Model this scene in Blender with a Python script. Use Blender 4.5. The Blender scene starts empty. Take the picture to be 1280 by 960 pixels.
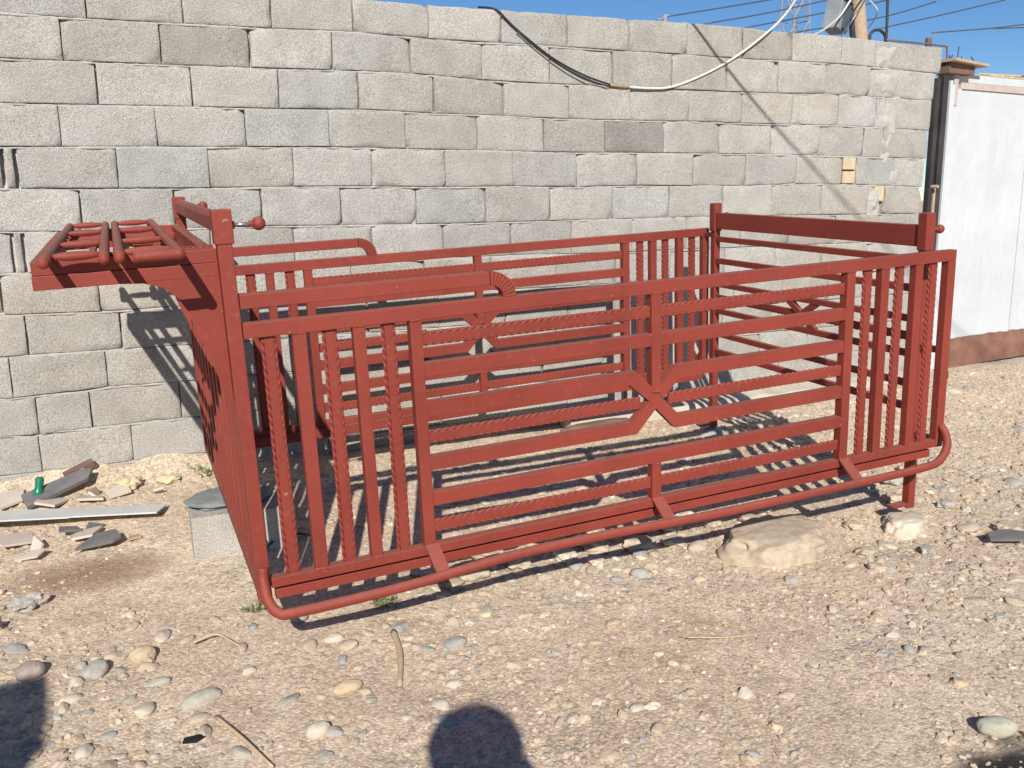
import bpy, bmesh, math, random
import numpy as np
from mathutils import Vector, Matrix, noise
random.seed(7); rng = np.random.default_rng(7)
S = bpy.context.scene; COL = S.collection
R = math.radians
WALL_Y = 4.708
LIGHT_AZ, LIGHT_EL = R(22.08), R(31.84)

# ------------------------------------------------------------------ materials
def new_mat(name):
    m = bpy.data.materials.new(name); m.use_nodes = True
    nt = m.node_tree; b = nt.nodes['Principled BSDF']
    return m, nt, b
def N(nt, t, **k):
    n = nt.nodes.new(t)
    for a, v in k.items():
        if a in n.inputs: n.inputs[a].default_value = v
        else: setattr(n, a, v)
    return n
def L(nt, a, b): nt.links.new(a, b)
def noise_tex(nt, scale, detail=4, rough=.55, coord='Object'):
    tc = N(nt, 'ShaderNodeTexCoord'); n = N(nt, 'ShaderNodeTexNoise')
    n.inputs['Scale'].default_value = scale; n.inputs['Detail'].default_value = detail; n.inputs['Roughness'].default_value = rough
    L(nt, tc.outputs[coord], n.inputs['Vector']); return n
def ramp(nt, src, stops):
    r = N(nt, 'ShaderNodeValToRGB'); e = r.color_ramp.elements
    while len(e) < len(stops): e.new(.5)
    for i, (p, c) in enumerate(stops):
        e[i].position = p; e[i].color = (*c, 1) if len(c) == 3 else c
    L(nt, src, r.inputs['Fac']); return r
def mix(nt, fac, a, b, mode='MIX'):
    m = N(nt, 'ShaderNodeMix', data_type='RGBA', blend_type=mode)
    for i, v in ((0, fac), (6, a), (7, b)):
        if hasattr(v, 'links') or hasattr(v, 'is_linked'): L(nt, v, m.inputs[i])
        else: m.inputs[i].default_value = v if i == 0 else (*v, 1)
    return m.outputs[2]
def bump(nt, b, h, strength, dist):
    n = N(nt, 'ShaderNodeBump'); n.inputs['Strength'].default_value = strength; n.inputs['Distance'].default_value = dist
    L(nt, h, n.inputs['Height']); L(nt, n.outputs[0], b.inputs['Normal']); return n
def simple(name, c1, c2, scale=8, rough=.7, bs=.3, bd=.004, bscale=60, metal=0.0, spec=.5):
    m, nt, b = new_mat(name)
    n = noise_tex(nt, scale, 6); r = ramp(nt, n.outputs['Fac'], [(.3, c1), (.7, c2)])
    L(nt, r.outputs[0], b.inputs['Base Color'])
    b.inputs['Roughness'].default_value = rough; b.inputs['Metallic'].default_value = metal
    b.inputs['Specular IOR Level'].default_value = spec
    if bs: bump(nt, b, noise_tex(nt, bscale, 5).outputs['Fac'], bs, bd)
    return m

# red oxide primer
MP, nt, b = new_mat('red_oxide_paint')
n1 = noise_tex(nt, 3.2, 6); n2 = noise_tex(nt, 45, 4)
c = ramp(nt, n1.outputs['Fac'], [(.3, (.192, .031, .020)), (.7, (.24, .040, .025))]).outputs[0]
c = mix(nt, ramp(nt, n2.outputs['Fac'], [(.56, (0, 0, 0)), (.8, (.35, .35, .35))]).outputs[0], c, (.33, .095, .068))
n3 = noise_tex(nt, 17, 8, .7)
c = mix(nt, ramp(nt, n3.outputs['Fac'], [(.66, (0, 0, 0)), (.78, (.5, .5, .5))]).outputs[0], c, (.19, .040, .026))
n4 = noise_tex(nt, 1.1, 5, .6); c = mix(nt, 1.0, c, ramp(nt, n4.outputs['Fac'], [(.3, (.86, .86, .88)), (.7, (1.12, 1.14, 1.16))]).outputs[0], 'MULTIPLY')
geo = N(nt, 'ShaderNodeNewGeometry'); sx = N(nt, 'ShaderNodeSeparateXYZ'); L(nt, geo.outputs['Normal'], sx.inputs[0])
up = N(nt, 'ShaderNodeMapRange'); up.inputs[1].default_value = .45; up.inputs[2].default_value = 1.0; up.inputs[4].default_value = .30; L(nt, sx.outputs['Z'], up.inputs[0])
n5 = noise_tex(nt, 24, 6, .7); du = N(nt, 'ShaderNodeMath', operation='MULTIPLY'); L(nt, up.outputs[0], du.inputs[0]); L(nt, ramp(nt, n5.outputs['Fac'], [(.3, (.4,) * 3), (.65, (1,) * 3)]).outputs[0], du.inputs[1])
c = mix(nt, du.outputs[0], c, (.40, .26, .19))
n6 = noise_tex(nt, 62, 3, .6); c = mix(nt, ramp(nt, n6.outputs['Fac'], [(.70, (0, 0, 0)), (.74, (.75,) * 3)]).outputs[0], c, (.10, .032, .024))
n7 = noise_tex(nt, 34, 3, .6); c = mix(nt, ramp(nt, n7.outputs['Fac'], [(.72, (0, 0, 0)), (.76, (.55,) * 3)]).outputs[0], c, (.42, .24, .18))
L(nt, c, b.inputs['Base Color'])
L(nt, ramp(nt, n1.outputs['Fac'], [(.3, (.5,) * 3), (.7, (.68,) * 3)]).outputs[0], b.inputs['Roughness'])
b.inputs['Specular IOR Level'].default_value = .34
bump(nt, b, noise_tex(nt, 130, 3).outputs['Fac'], .22, .001)

# concrete block: tone attribute carries each block's own colour
MB, nt, b = new_mat('concrete_block')
at = N(nt, 'ShaderNodeAttribute', attribute_name='tone')
g1 = noise_tex(nt, 170, 3, .7); g2 = noise_tex(nt, 7, 6, .6); g3 = noise_tex(nt, 60, 4, .65); g4 = noise_tex(nt, 1.6, 5, .6)
gr = mix(nt, 1.0, at.outputs['Color'], ramp(nt, g1.outputs['Fac'], [(.30, (.52,) * 3), (.5, (.98,) * 3), (.70, (1.32,) * 3)]).outputs[0], 'MULTIPLY')
gr = mix(nt, 1.0, gr, ramp(nt, g2.outputs['Fac'], [(.25, (.82, .81, .79)), (.7, (1.08, 1.08, 1.07))]).outputs[0], 'MULTIPLY')
gr = mix(nt, 1.0, gr, ramp(nt, g4.outputs['Fac'], [(.3, (.93, .905, .87)), (.65, (1.05, 1.05, 1.05))]).outputs[0], 'MULTIPLY')
v = N(nt, 'ShaderNodeTexVoronoi'); v.inputs['Scale'].default_value = 95
tc = N(nt, 'ShaderNodeTexCoord'); L(nt, tc.outputs['Object'], v.inputs['Vector'])
gr = mix(nt, ramp(nt, v.outputs['Distance'], [(.10, (.55,) * 3), (.22, (0, 0, 0))]).outputs[0], gr, (.16, .15, .14))
L(nt, gr, b.inputs['Base Color']); b.inputs['Roughness'].default_value = .95; b.inputs['Specular IOR Level'].default_value = .15
ad = N(nt, 'ShaderNodeMath', operation='ADD'); L(nt, g1.outputs['Fac'], ad.inputs[0]); L(nt, g3.outputs['Fac'], ad.inputs[1])
bump(nt, b, ad.outputs[0], .75, .007)

MM = simple('mortar', (.37, .355, .33), (.46, .445, .415), 14, .95, .8, .008, 80, spec=.1)
MY = simple('yellow_brick_clay', (.46, .37, .24), (.57, .47, .32), 20, .9, .5, .004, 90, spec=.1)

# ground
MG, nt, b = new_mat('gravelly_dirt')
a1 = noise_tex(nt, .8, 6, .6); a2 = noise_tex(nt, 6, 8, .65); a3 = noise_tex(nt, 120, 4, .7)
c = ramp(nt, a1.outputs['Fac'], [(.32, (.54, .42, .305)), (.5, (.605, .485, .365)), (.68, (.62, .515, .405))]).outputs[0]
c = mix(nt, 1.0, c, ramp(nt, a2.outputs['Fac'], [(.25, (.86, .84, .81)), (.7, (1.12, 1.12, 1.12))]).outputs[0], 'MULTIPLY')
tc = N(nt, 'ShaderNodeTexCoord')
v1 = N(nt, 'ShaderNodeTexVoronoi'); v1.inputs['Scale'].default_value = 110; L(nt, tc.outputs['Object'], v1.inputs['Vector'])
hs = N(nt, 'ShaderNodeHueSaturation'); hs.inputs['Saturation'].default_value = .22; L(nt, v1.outputs['Color'], hs.inputs['Color'])
grain = ramp(nt, v1.outputs['Distance'], [(.0, (1.08,) * 3), (.45, (1.02,) * 3), (.8, (.82,) * 3)]).outputs[0]
c = mix(nt, 1.0, c, grain, 'MULTIPLY')
v2 = N(nt, 'ShaderNodeTexVoronoi'); v2.inputs['Scale'].default_value = 46; L(nt, tc.outputs['Object'], v2.inputs['Vector'])
bw = N(nt, 'ShaderNodeRGBToBW'); L(nt, v2.outputs['Color'], bw.inputs[0]); bw1 = N(nt, 'ShaderNodeRGBToBW'); L(nt, v1.outputs['Color'], bw1.inputs[0])
c = mix(nt, .8, c, ramp(nt, bw.outputs[0], [(.1, (.80, .79, .78)), (.5, (1.0,) * 3), (.9, (1.16, 1.15, 1.13))]).outputs[0], 'MULTIPLY')
c = mix(nt, .8, c, ramp(nt, bw1.outputs[0], [(.1, (.78, .77, .76)), (.5, (1.0,) * 3), (.9, (1.18, 1.17, 1.16))]).outputs[0], 'MULTIPLY')
c = mix(nt, .26, c, hs.outputs['Color'], 'SOFT_LIGHT')
st = N(nt, 'ShaderNodeAttribute', attribute_name='stain')
c = mix(nt, st.outputs['Fac'], c, (.20, .105, .065))
sd = N(nt, 'ShaderNodeAttribute', attribute_name='painted_shadow')
c = mix(nt, sd.outputs['Fac'], c, (.035, .032, .032))  # cast shadow painted into the dirt colour at bottom right
b.inputs['Roughness'].default_value = .97; b.inputs['Specular IOR Level'].default_value = .1
m2 = N(nt, 'ShaderNodeMath', operation='SUBTRACT'); L(nt, a3.outputs['Fac'], m2.inputs[0]); L(nt, v1.outputs['Distance'], m2.inputs[1])
m3 = N(nt, 'ShaderNodeMath', operation='MULTIPLY_ADD'); L(nt, bw1.outputs[0], m3.inputs[0]); m3.inputs[1].default_value = .9; L(nt, m2.outputs[0], m3.inputs[2])
m4 = N(nt, 'ShaderNodeMath', operation='MULTIPLY_ADD'); L(nt, bw.outputs[0], m4.inputs[0]); m4.inputs[1].default_value = 1.1; L(nt, m3.outputs[0], m4.inputs[2])
v3 = N(nt, 'ShaderNodeTexVoronoi'); v3.inputs['Scale'].default_value = 33; v3.inputs['Randomness'].default_value = 1.0
wv = noise_tex(nt, 20, 3); wm = N(nt, 'ShaderNodeVectorMath', operation='MULTIPLY_ADD'); L(nt, wv.outputs['Color'], wm.inputs[0]); wm.inputs[1].default_value = (.018, .018, .018); L(nt, tc.outputs['Object'], wm.inputs[2]); L(nt, wm.outputs[0], v3.inputs['Vector'])
sp = N(nt, 'ShaderNodeSeparateColor'); L(nt, v3.outputs['Color'], sp.inputs[0])
near = ramp(nt, v3.outputs['Distance'], [(.30, (1, 1, 1)), (.40, (0, 0, 0))]).outputs[0]
pick = ramp(nt, sp.outputs[0], [(.40, (0, 0, 0)), (.42, (1, 1, 1))]).outputs[0]
patch = ramp(nt, noise_tex(nt, 1.7, 5, .6).outputs['Fac'], [(.46, (0, 0, 0)), (.58, (1, 1, 1))]).outputs[0]
msk = mix(nt, 1.0, mix(nt, 1.0, near, pick, 'MULTIPLY'), patch, 'MULTIPLY')
pc = ramp(nt, sp.outputs[1], [(.0, (.40, .375, .34)), (.25, (.56, .46, .35)), (.5, (.64, .56, .46)), (.75, (.47, .37, .29)), (1.0, (.52, .47, .40))]).outputs[0]
c2 = mix(nt, msk, c, pc)
edge = mix(nt, 1.0, ramp(nt, v3.outputs['Distance'], [(.36, (0, 0, 0)), (.41, (1, 1, 1)), (.50, (0, 0, 0))]).outputs[0], mix(nt, 1.0, pick, patch, 'MULTIPLY'), 'MULTIPLY')
c2 = mix(nt, edge, c2, (.30, .23, .165))
c2 = mix(nt, st.outputs['Fac'], c2, (.22, .12, .075)); c2 = mix(nt, sd.outputs['Fac'], c2, (.035, .032, .032))  # stain, then the painted shadow again over the pebbles
L(nt, c2, b.inputs['Base Color'])
bw3 = N(nt, 'ShaderNodeRGBToBW'); L(nt, msk, bw3.inputs[0])
m5 = N(nt, 'ShaderNodeMath', operation='MULTIPLY_ADD'); L(nt, bw3.outputs[0], m5.inputs[0]); m5.inputs[1].default_value = 1.4; L(nt, m4.outputs[0], m5.inputs[2])
bump(nt, b, m5.outputs[0], .45, .0042)

# stones (tone attribute per stone)
def stone_mat(name, attr=True, col=None):
    m, nt, b = new_mat(name)
    if attr:
        src = N(nt, 'ShaderNodeAttribute', attribute_name='tone').outputs['Color']
    else:
        src = N(nt, 'ShaderNodeRGB'); src.outputs[0].default_value = (*col, 1); src = src.outputs[0]
    n = noise_tex(nt, 28, 6, .65); n2 = noise_tex(nt, 160, 3)
    c = mix(nt, 1.0, src, ramp(nt, n.outputs['Fac'], [(.28, (.74, .73, .71)), (.7, (1.14, 1.13, 1.1))]).outputs[0], 'MULTIPLY')
    d = noise_tex(nt, 9, 5)
    c = mix(nt, ramp(nt, d.outputs['Fac'], [(.5, (0, 0, 0)), (.68, (.55,) * 3)]).outputs[0], c, (.42, .335, .24))
    L(nt, c, b.inputs['Base Color']); b.inputs['Roughness'].default_value = .9; b.inputs['Specular IOR Level'].default_value = .2
    bump(nt, b, n2.outputs['Fac'], .4, .003); return m
MS = stone_mat('loose_gravel_stone')
TONES = {'sandy tan': (.52, .43, .33), 'grey': (.42, .395, .36), 'pale cream': (.59, .52, .43), 'bluish grey': (.35, .35, .335), 'pinkish brown': (.46, .37, .31), 'dull green grey': (.42, .41, .35)}
MT = {k: stone_mat('stone_' + k.replace(' ', '_'), False, v) for k, v in TONES.items()}
M_cream = stone_mat('limestone', False, (.50, .41, .31))
M_pale = stone_mat('pale_limestone', False, (.60, .52, .42))
M_purple = stone_mat('purple_stone', False, (.36, .29, .27))
M_green = stone_mat('green_stone', False, (.44, .43, .35))
M_yellow = stone_mat('yellow_stone', False, (.54, .43, .28))
M_slate = simple('slate', (.115, .112, .115), (.175, .165, .16), 14, .75, .5, .003, 60)
M_rubber = simple('grey_green_slab', (.16, .18, .18), (.25, .27, .265), 9, .8, .5, .004, 40)
M_zinc = simple('weathered_board', (.50, .505, .49), (.62, .62, .60), 5, .6, .25, .002, 30)
M_tile = simple('pale_tile', (.50, .42, .36), (.58, .50, .43), 6, .7, .3, .002, 40)
M_foam = simple('yellow_lump', (.50, .41, .24), (.60, .52, .34), 18, .9, .6, .005, 50)
M_brown = simple('brown_wood', (.13, .075, .055), (.20, .12, .09), 14, .8, .4, .003, 50)
M_bottle = simple('green_plastic', (.01, .13, .07), (.015, .20, .11), 6, .25, 0)
M_stick = simple('dry_stick', (.42, .32, .20), (.52, .42, .28), 30, .9, .4, .003, 90)
M_blackp = simple('black_plastic', (.012, .012, .013), (.03, .03, .032), 12, .4, .1)
M_weed = simple('weed_green', (.15, .17, .08), (.33, .31, .17), 30, .8, 0)
M_white = None
M_white, nt, b = new_mat('white_gate_paint')
w1 = noise_tex(nt, 2.2, 7, .6); w2 = noise_tex(nt, 22, 7, .7)
c = ramp(nt, w1.outputs['Fac'], [(.3, (.50, .525, .54)), (.65, (.575, .60, .62))]).outputs[0]
c = mix(nt, ramp(nt, w2.outputs['Fac'], [(.62, (0, 0, 0)), (.78, (.6,) * 3)]).outputs[0], c, (.46, .37, .30))
mp = N(nt, 'ShaderNodeMapping'); mp.inputs['Scale'].default_value = (26, 26, 1.1); tc = N(nt, 'ShaderNodeTexCoord'); L(nt, tc.outputs['Object'], mp.inputs[0])
w3 = N(nt, 'ShaderNodeTexNoise'); w3.inputs['Scale'].default_value = 1; w3.inputs['Detail'].default_value = 6; L(nt, mp.outputs[0], w3.inputs[0])
c = mix(nt, ramp(nt, w3.outputs['Fac'], [(.52, (0, 0, 0)), (.75, (.22,) * 3)]).outputs[0], c, (.47, .41, .36))
L(nt, c, b.inputs['Base Color']); b.inputs['Roughness'].default_value = .55
bump(nt, b, w1.outputs['Fac'], .6, .035)
M_rust = simple('rusty_steel', (.16, .072, .047), (.25, .125, .088), 7, .85, .5, .004, 60)
M_rustpale = simple('faded_brown_strip', (.42, .33, .30), (.52, .43, .40), 12, .8, .3, .003, 60)
M_dark = simple('dark_steel', (.022, .020, .022), (.055, .045, .042), 9, .5, .2)
M_wood = simple('pole_wood', (.38, .27, .17), (.50, .37, .25), 9, .85, .6, .006, 35)
M_plank = simple('plank_wood', (.33, .25, .18), (.48, .37, .25), 16, .9, .5, .004, 50)
M_box = simple('grey_metal_box', (.20, .225, .24), (.30, .325, .34), 5, .45, .1)
M_boxdark = simple('dark_box_panel', (.05, .06, .07), (.09, .10, .11), 5, .35, .1)
M_cablew = simple('white_cable_sheath', (.58, .56, .50), (.68, .66, .60), 20, .5, 0)
M_cableb = simple('black_cable_sheath', (.015, .014, .015), (.03, .028, .028), 20, .55, 0)
M_tape = simple('brown_tape', (.25, .17, .09), (.42, .30, .17), 30, .6, 0)
M_steel = simple('bare_steel_rod', (.35, .34, .33), (.5, .49, .48), 30, .35, 0, metal=.8)
M_galv = simple('galvanised_lattice', (.20, .23, .27), (.26, .29, .33), 3, .5, 0)
M_line = simple('aluminium_line', (.05, .065, .09), (.08, .09, .12), 3, .5, 0)
M_conc = simple('pale_concrete', (.44, .385, .31), (.54, .48, .40), 9, .95, .6, .006, 60, spec=.1)
M_reed = simple('dry_reed', (.45, .35, .21), (.58, .47, .30), 40, .95, .6, .01, 60)
M_skin = simple('skin', (.42, .25, .16), (.46, .28, .19), 6, .6, .1)
M_shirt = simple('dark_shirt', (.05, .06, .09), (.07, .08, .11), 20, .9, .2)
M_hair = simple('black_hair', (.012, .01, .01), (.03, .025, .022), 40, .7, .4)

# ------------------------------------------------------------------ helpers
def link(name, me, mat, parent=None, mats=None):
    o = bpy.data.objects.new(name, me); COL.objects.link(o)
    if mats: [me.materials.append(m) for m in mats]
    elif mat: me.materials.append(mat)
    if parent: o.parent = parent
    return o
def bm_obj(name, bm, mat, parent=None, smooth=False):
    bmesh.ops.recalc_face_normals(bm, faces=bm.faces)
    me = bpy.data.meshes.new(name); bm.to_mesh(me); bm.free()
    if smooth: me.polygons.foreach_set('use_smooth', [True] * len(me.polygons))
    return link(name, me, mat, parent)
def empty(name, loc=(0, 0, 0)):
    o = bpy.data.objects.new(name, None); COL.objects.link(o); o.location = loc; o.empty_display_size = .1; return o
def tag(o, label=None, cat=None, group=None, kind=None):
    if label: o['label'] = label
    if cat: o['category'] = cat; o['kind'] = kind or 'thing'
    if group: o['group'] = group
    if kind: o['kind'] = kind
    return o
def box(bm, a, b, bev=.003, mtx=None):
    x0, y0, z0 = a; x1, y1, z1 = b
    t = bmesh.new()
    vs = [t.verts.new(v) for v in ((x0,y0,z0),(x1,y0,z0),(x1,y1,z0),(x0,y1,z0),(x0,y0,z1),(x1,y0,z1),(x1,y1,z1),(x0,y1,z1))]
    for f in ((3,2,1,0),(4,5,6,7),(0,1,5,4),(1,2,6,5),(2,3,7,6),(3,0,4,7)): t.faces.new([vs[i] for i in f])
    if bev: bmesh.ops.bevel(t, geom=t.edges[:], offset=min(bev, min(abs(x1-x0), abs(y1-y0), abs(z1-z0)) * .3), segments=2, affect='EDGES', profile=.6)
    if mtx is not None: bmesh.ops.transform(t, matrix=mtx, verts=t.verts)
    merge(bm, t)
def merge(bm, t):
    me = bpy.data.meshes.new('tmp'); t.to_mesh(me); t.free(); bm.from_mesh(me); bpy.data.meshes.remove(me)
def frame_between(p, q, up=(0, 0, 1)):
    p, q = Vector(p), Vector(q); d = (q - p).normalized(); u = Vector(up)
    if abs(d.dot(u)) > .98: u = Vector((1, 0, 0))
    s = d.cross(u).normalized(); u = s.cross(d)
    return Matrix(((d.x, s.x, u.x, p.x), (d.y, s.y, u.y, p.y), (d.z, s.z, u.z, p.z), (0, 0, 0, 1))), (q - p).length
def tube(bm, pts, rad, seg=10, caps=True):
    pts = [Vector(p) for p in pts]; n = len(pts); rr = rad if isinstance(rad, (list, tuple)) else [rad] * n
    rings = []; u = None
    for i, p in enumerate(pts):
        d = (pts[min(i + 1, n - 1)] - pts[max(i - 1, 0)]).normalized()
        if u is None:
            u = Vector((0, 0, 1)) if abs(d.z) < .9 else Vector((1, 0, 0))
        s = d.cross(u).normalized(); u = s.cross(d).normalized()
        rings.append([bm.verts.new(p + (s * math.cos(2*math.pi*k/seg) + u * math.sin(2*math.pi*k/seg)) * rr[i]) for k in range(seg)])
    for a, b in zip(rings, rings[1:]):
        for k in range(seg): bm.faces.new((a[k], a[(k+1) % seg], b[(k+1) % seg], b[k]))
    if caps: bm.faces.new(rings[0][::-1]); bm.faces.new(rings[-1])
def smooth_path(pts, n=8):
    P = [Vector(p) for p in pts]; P = [P[0] * 2 - P[1]] + P + [P[-1] * 2 - P[-2]]; out = []
    for i in range(1, len(P) - 2):
        a, b, c, d = P[i-1:i+3]
        for k in range(n):
            t = k / n
            out.append(.5 * ((2*b) + (c-a)*t + (2*a-5*b+4*c-d)*t*t + (-a+3*b-3*c+d)*t**3))
    out.append(P[-2]); return out
def ball(bm, c, r, sub=3, sc=(1, 1, 1)):
    bmesh.ops.create_icosphere(bm, subdivisions=sub, radius=r, matrix=Matrix.Translation(c) @ Matrix.Diagonal((*sc, 1)))
def prism(bm, pts, axis, a, b, bev=0):
    """extrude a 2D outline: axis 'y' takes (x,z) points, axis 'z' takes (x,y)."""
    f = (lambda p, v: (p[0], v, p[1])) if axis == 'y' else (lambda p, v: (p[0], p[1], v))
    t = bmesh.new()
    A = [t.verts.new(f(p, a)) for p in pts]; B = [t.verts.new(f(p, b)) for p in pts]; n = len(pts)
    t.faces.new(A); t.faces.new(B[::-1])
    for i in range(n): t.faces.new((A[i], B[i], B[(i+1) % n], A[(i+1) % n]))
    bmesh.ops.recalc_face_normals(t, faces=t.faces)
    if bev: bmesh.ops.bevel(t, geom=t.edges[:], offset=bev, segments=2, affect='EDGES')
    merge(bm, t)

# ------------------------------------------------------------------ ground
def sstep(a, b, x):
    t = min(max((x - a) / (b - a), 0), 1); return t * t * (3 - 2 * t)
def gh(x, y):
    h = .055 * sstep(3.0, 4.7, y)
    h += .115 * math.exp(-((x - .12) / .75) ** 4 - ((y - 4.80) / .20) ** 2) * (1 + .5 * noise.noise((x * 5, y * 5, 1)))
    h += .05 * math.exp(-((x - 5.6) / 1.3) ** 2 - ((y - 4.3) / .8) ** 2)
    h -= .03 * math.exp(-((x - 3.0) / .35) ** 2 - ((y - 2.55) / .25) ** 2)
    h += .013 * noise.noise((x * 1.3, y * 1.3, 0)) + .008 * noise.noise((x * 4, y * 4, 3)) + .004 * noise.noise((x * 13, y * 13, 7))
    return h
def build_ground():
    xs = np.concatenate([[-160, -60, -20, -8, -4], np.arange(-2.2, 7.6, .028), [10, 20, 60, 160]])
    ys = np.concatenate([[-160, -60, -20, -8, -3, -1, 0], np.arange(.7, 4.95, .028), [5.5, 8, 20, 60, 160, 900]])
    nx, ny = len(xs), len(ys); v = np.zeros((ny, nx, 3)); st = np.zeros((ny, nx)); so = np.zeros((ny, nx))
    for j, y in enumerate(ys):
        for i, x in enumerate(xs):
            inner = -2.3 < x < 7.7 and .6 < y < 5
            h = gh(x, y) if inner else .055 * sstep(3, 4.7, y) * (1 if y < 20 else 1)
            if inner:
                h += .0012 * noise.noise((x * 31, y * 31, 2))
                w = noise.noise((x * 2.2, y * 2.2, 11)) * .25
                e = ((x + .12) / .33) ** 2 + ((y - 3.62) / .2) ** 2
                st[j, i] = max(0, 1 - e + w) * .5 if e < 2 else 0
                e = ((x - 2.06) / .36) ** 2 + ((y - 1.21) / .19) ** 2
                so[j, i] = min(1, max(0, (1.25 - e + 2.2 * noise.noise((x * 9, y * 9, 5)) * .5) * 1.6)) * .9 if e < 2.6 else 0  # ragged mask of the shadow painted on the ground
            v[j, i] = (x, y, h)
    idx = np.arange(nx * ny).reshape(ny, nx)
    f = np.stack([idx[:-1, :-1], idx[:-1, 1:], idx[1:, 1:], idx[1:, :-1]], -1).reshape(-1, 4)
    me = bpy.data.meshes.new('ground')
    me.from_pydata(v.reshape(-1, 3).tolist(), [], f.tolist())
    for nm, arr in (('stain', st), ('painted_shadow', so)):
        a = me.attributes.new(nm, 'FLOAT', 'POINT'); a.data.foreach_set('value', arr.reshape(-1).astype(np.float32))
    me.polygons.foreach_set('use_smooth', [True] * len(me.polygons))
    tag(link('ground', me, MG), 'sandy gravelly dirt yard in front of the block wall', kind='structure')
build_ground()

# ------------------------------------------------------------------ stones
def rock_data(seed, sub, flat=.6, rough=.25, lump=1.3):
    bm = bmesh.new(); bmesh.ops.create_icosphere(bm, subdivisions=sub, radius=1)
    o = Vector((seed * 7.3, seed * 3.1, seed * 1.7))
    for v in bm.verts:
        p = v.co.copy(); k = 1 + (.10 - .17 * abs(noise.noise(p * 2.3 + o)) - .07 * abs(noise.noise(p * 6 + o)) if sub == 5 else 0) + rough * noise.noise(p * lump + o) + rough * .4 * noise.noise(p * lump * 2.7 + o) + (.05 * noise.noise(p * 7 + o) if sub > 2 else 0)
        v.co = Vector((p.x * k * 1.15, p.y * k * .85, p.z * k * flat))
    bmesh.ops.recalc_face_normals(bm, faces=bm.faces)
    V = np.array([v.co[:] for v in bm.verts]); F = np.array([[v.index for v in f.verts] for f in bm.faces]); bm.free()
    return V, F
def build_gravel():
    bases_s = [rock_data(i, 1, .55, .45, 1.3) for i in range(6)]
    bases_m = [rock_data(20 + i, 2, .55, .42, 1.5) for i in range(8)]
    cols = np.array([(.46,.37,.27),(.49,.40,.30),(.44,.345,.25),(.40,.345,.28),(.37,.345,.31),(.52,.45,.36),(.31,.31,.30),(.43,.33,.27),(.55,.49,.41)])
    prob = np.array([.22,.2,.16,.1,.08,.09,.03,.07,.05]); prob /= prob.sum()
    def dens(x, y):
        d = .34 + .9 * noise.noise((x * .9 + 4, y * .9, 1)) + .5 * noise.noise((x * 2.6, y * 2.6, 9))
        d += .75 * sstep(2.6, 4.2, x) * sstep(2.2, 3.6, y)          # heap by the gate
        d += .55 * math.exp(-((y - 2.75) / .35) ** 2) * sstep(.6, 1.1, x)   # stones under the cage's near side
        d -= .8 * math.exp(-((x - .1) / .42) ** 2 - ((y - 3.7) / .45) ** 2)   # bare sand at left
        return d
    VV, FF, TT, off = [], [], [], 0
    def scatter(n, bases, lo, hi, powr, thr):
        nonlocal off
        k = 0
        while k < n:
            x = rng.uniform(-1.3, 6.6); y = rng.uniform(1.0, 4.66)
            if x > 1.5 + y * 1.15 + .5 or x < -.15 * y - .45: 
                if rng.random() > .08: continue
            if dens(x, y) < thr + rng.uniform(-.45, .5): continue
            s = lo + (hi - lo) * rng.random() ** powr
            V, F = bases[rng.integers(len(bases))]
            a = rng.uniform(0, 6.283); ca, sa = math.cos(a), math.sin(a)
            sc = s * rng.uniform(.75, 1.25, 3)
            P = V * sc; tl = rng.normal(0, .18)
            P = np.stack([P[:,0]*ca - P[:,1]*sa, P[:,0]*sa + P[:,1]*ca, P[:,2] + P[:,0]*tl], 1)
            P += (x, y, gh(x, y) + s * rng.uniform(-.2, .18))
            VV.append(P); FF.append(F + off); off += len(P)
            painted_shadow = ((x - 2.06) / .36) ** 2 + ((y - 1.21) / .19) ** 2 < 1.1
            c = cols[rng.choice(len(cols), p=prob)] * 1.1 * rng.uniform(.85, 1.15) * (.28 if painted_shadow and rng.random() < .7 else 1)  # most gravel inside the painted shadow gets a darker tone
            TT.append(np.tile(np.append(c, 1), (len(P), 1))); k += 1
    scatter(24000, bases_s, .0035, .012, 1.5, .12)
    scatter(4200, bases_m, .010, .025, 1.9, .40)
    V = np.concatenate(VV); F = np.concatenate(FF); T = np.concatenate(TT).astype(np.float32)
    me = bpy.data.meshes.new('gravel')
    me.vertices.add(len(V)); me.vertices.foreach_set('co', V.astype(np.float32).ravel())
    me.loops.add(F.size); me.loops.foreach_set('vertex_index', F.ravel().astype(np.int32))
    me.polygons.add(len(F)); me.polygons.foreach_set('loop_start', (np.arange(len(F)) * 3).astype(np.int32))
    me.update(); me.validate()
    a = me.color_attributes.new('tone', 'FLOAT_COLOR', 'POINT'); a.data.foreach_set('color', T.ravel())
    n1 = 24000 * 80
    me.polygons.foreach_set('use_smooth', (np.arange(len(me.polygons)) >= n1))
    tag(link('gravel', me, MS), 'loose tan and grey gravel strewn over the dirt', kind='stuff')
build_gravel()

def rock_obj(name, seed, size, loc, mat, label, cat='stone', rotz=0, flat=.6, rough=.25, sub=4, group=None, sink=.3, lump=1.3, zabs=None, sharp=False, level=None):
    V, F = rock_data(seed, sub, 1.0, rough, lump)
    mx = np.abs(V).max(0); V = V / mx * (np.array(size) / 2)
    if level: V[:, 2] = np.where(V[:, 2] > level * size[2] / 2, level * size[2] / 2 + (V[:, 2] - level * size[2] / 2) * .18, V[:, 2])
    me = bpy.data.meshes.new(name); me.from_pydata(V.tolist(), [], F.tolist())
    if not sharp: me.polygons.foreach_set('use_smooth', [True] * len(me.polygons))
    o = link(name, me, mat); x, y = loc
    z = gh(x, y) + size[2] * (.5 - sink) if zabs is None else zabs
    o.location = (x, y, z); o.rotation_euler = (0, 0, rotz)
    return tag(o, label, cat, group)

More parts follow.
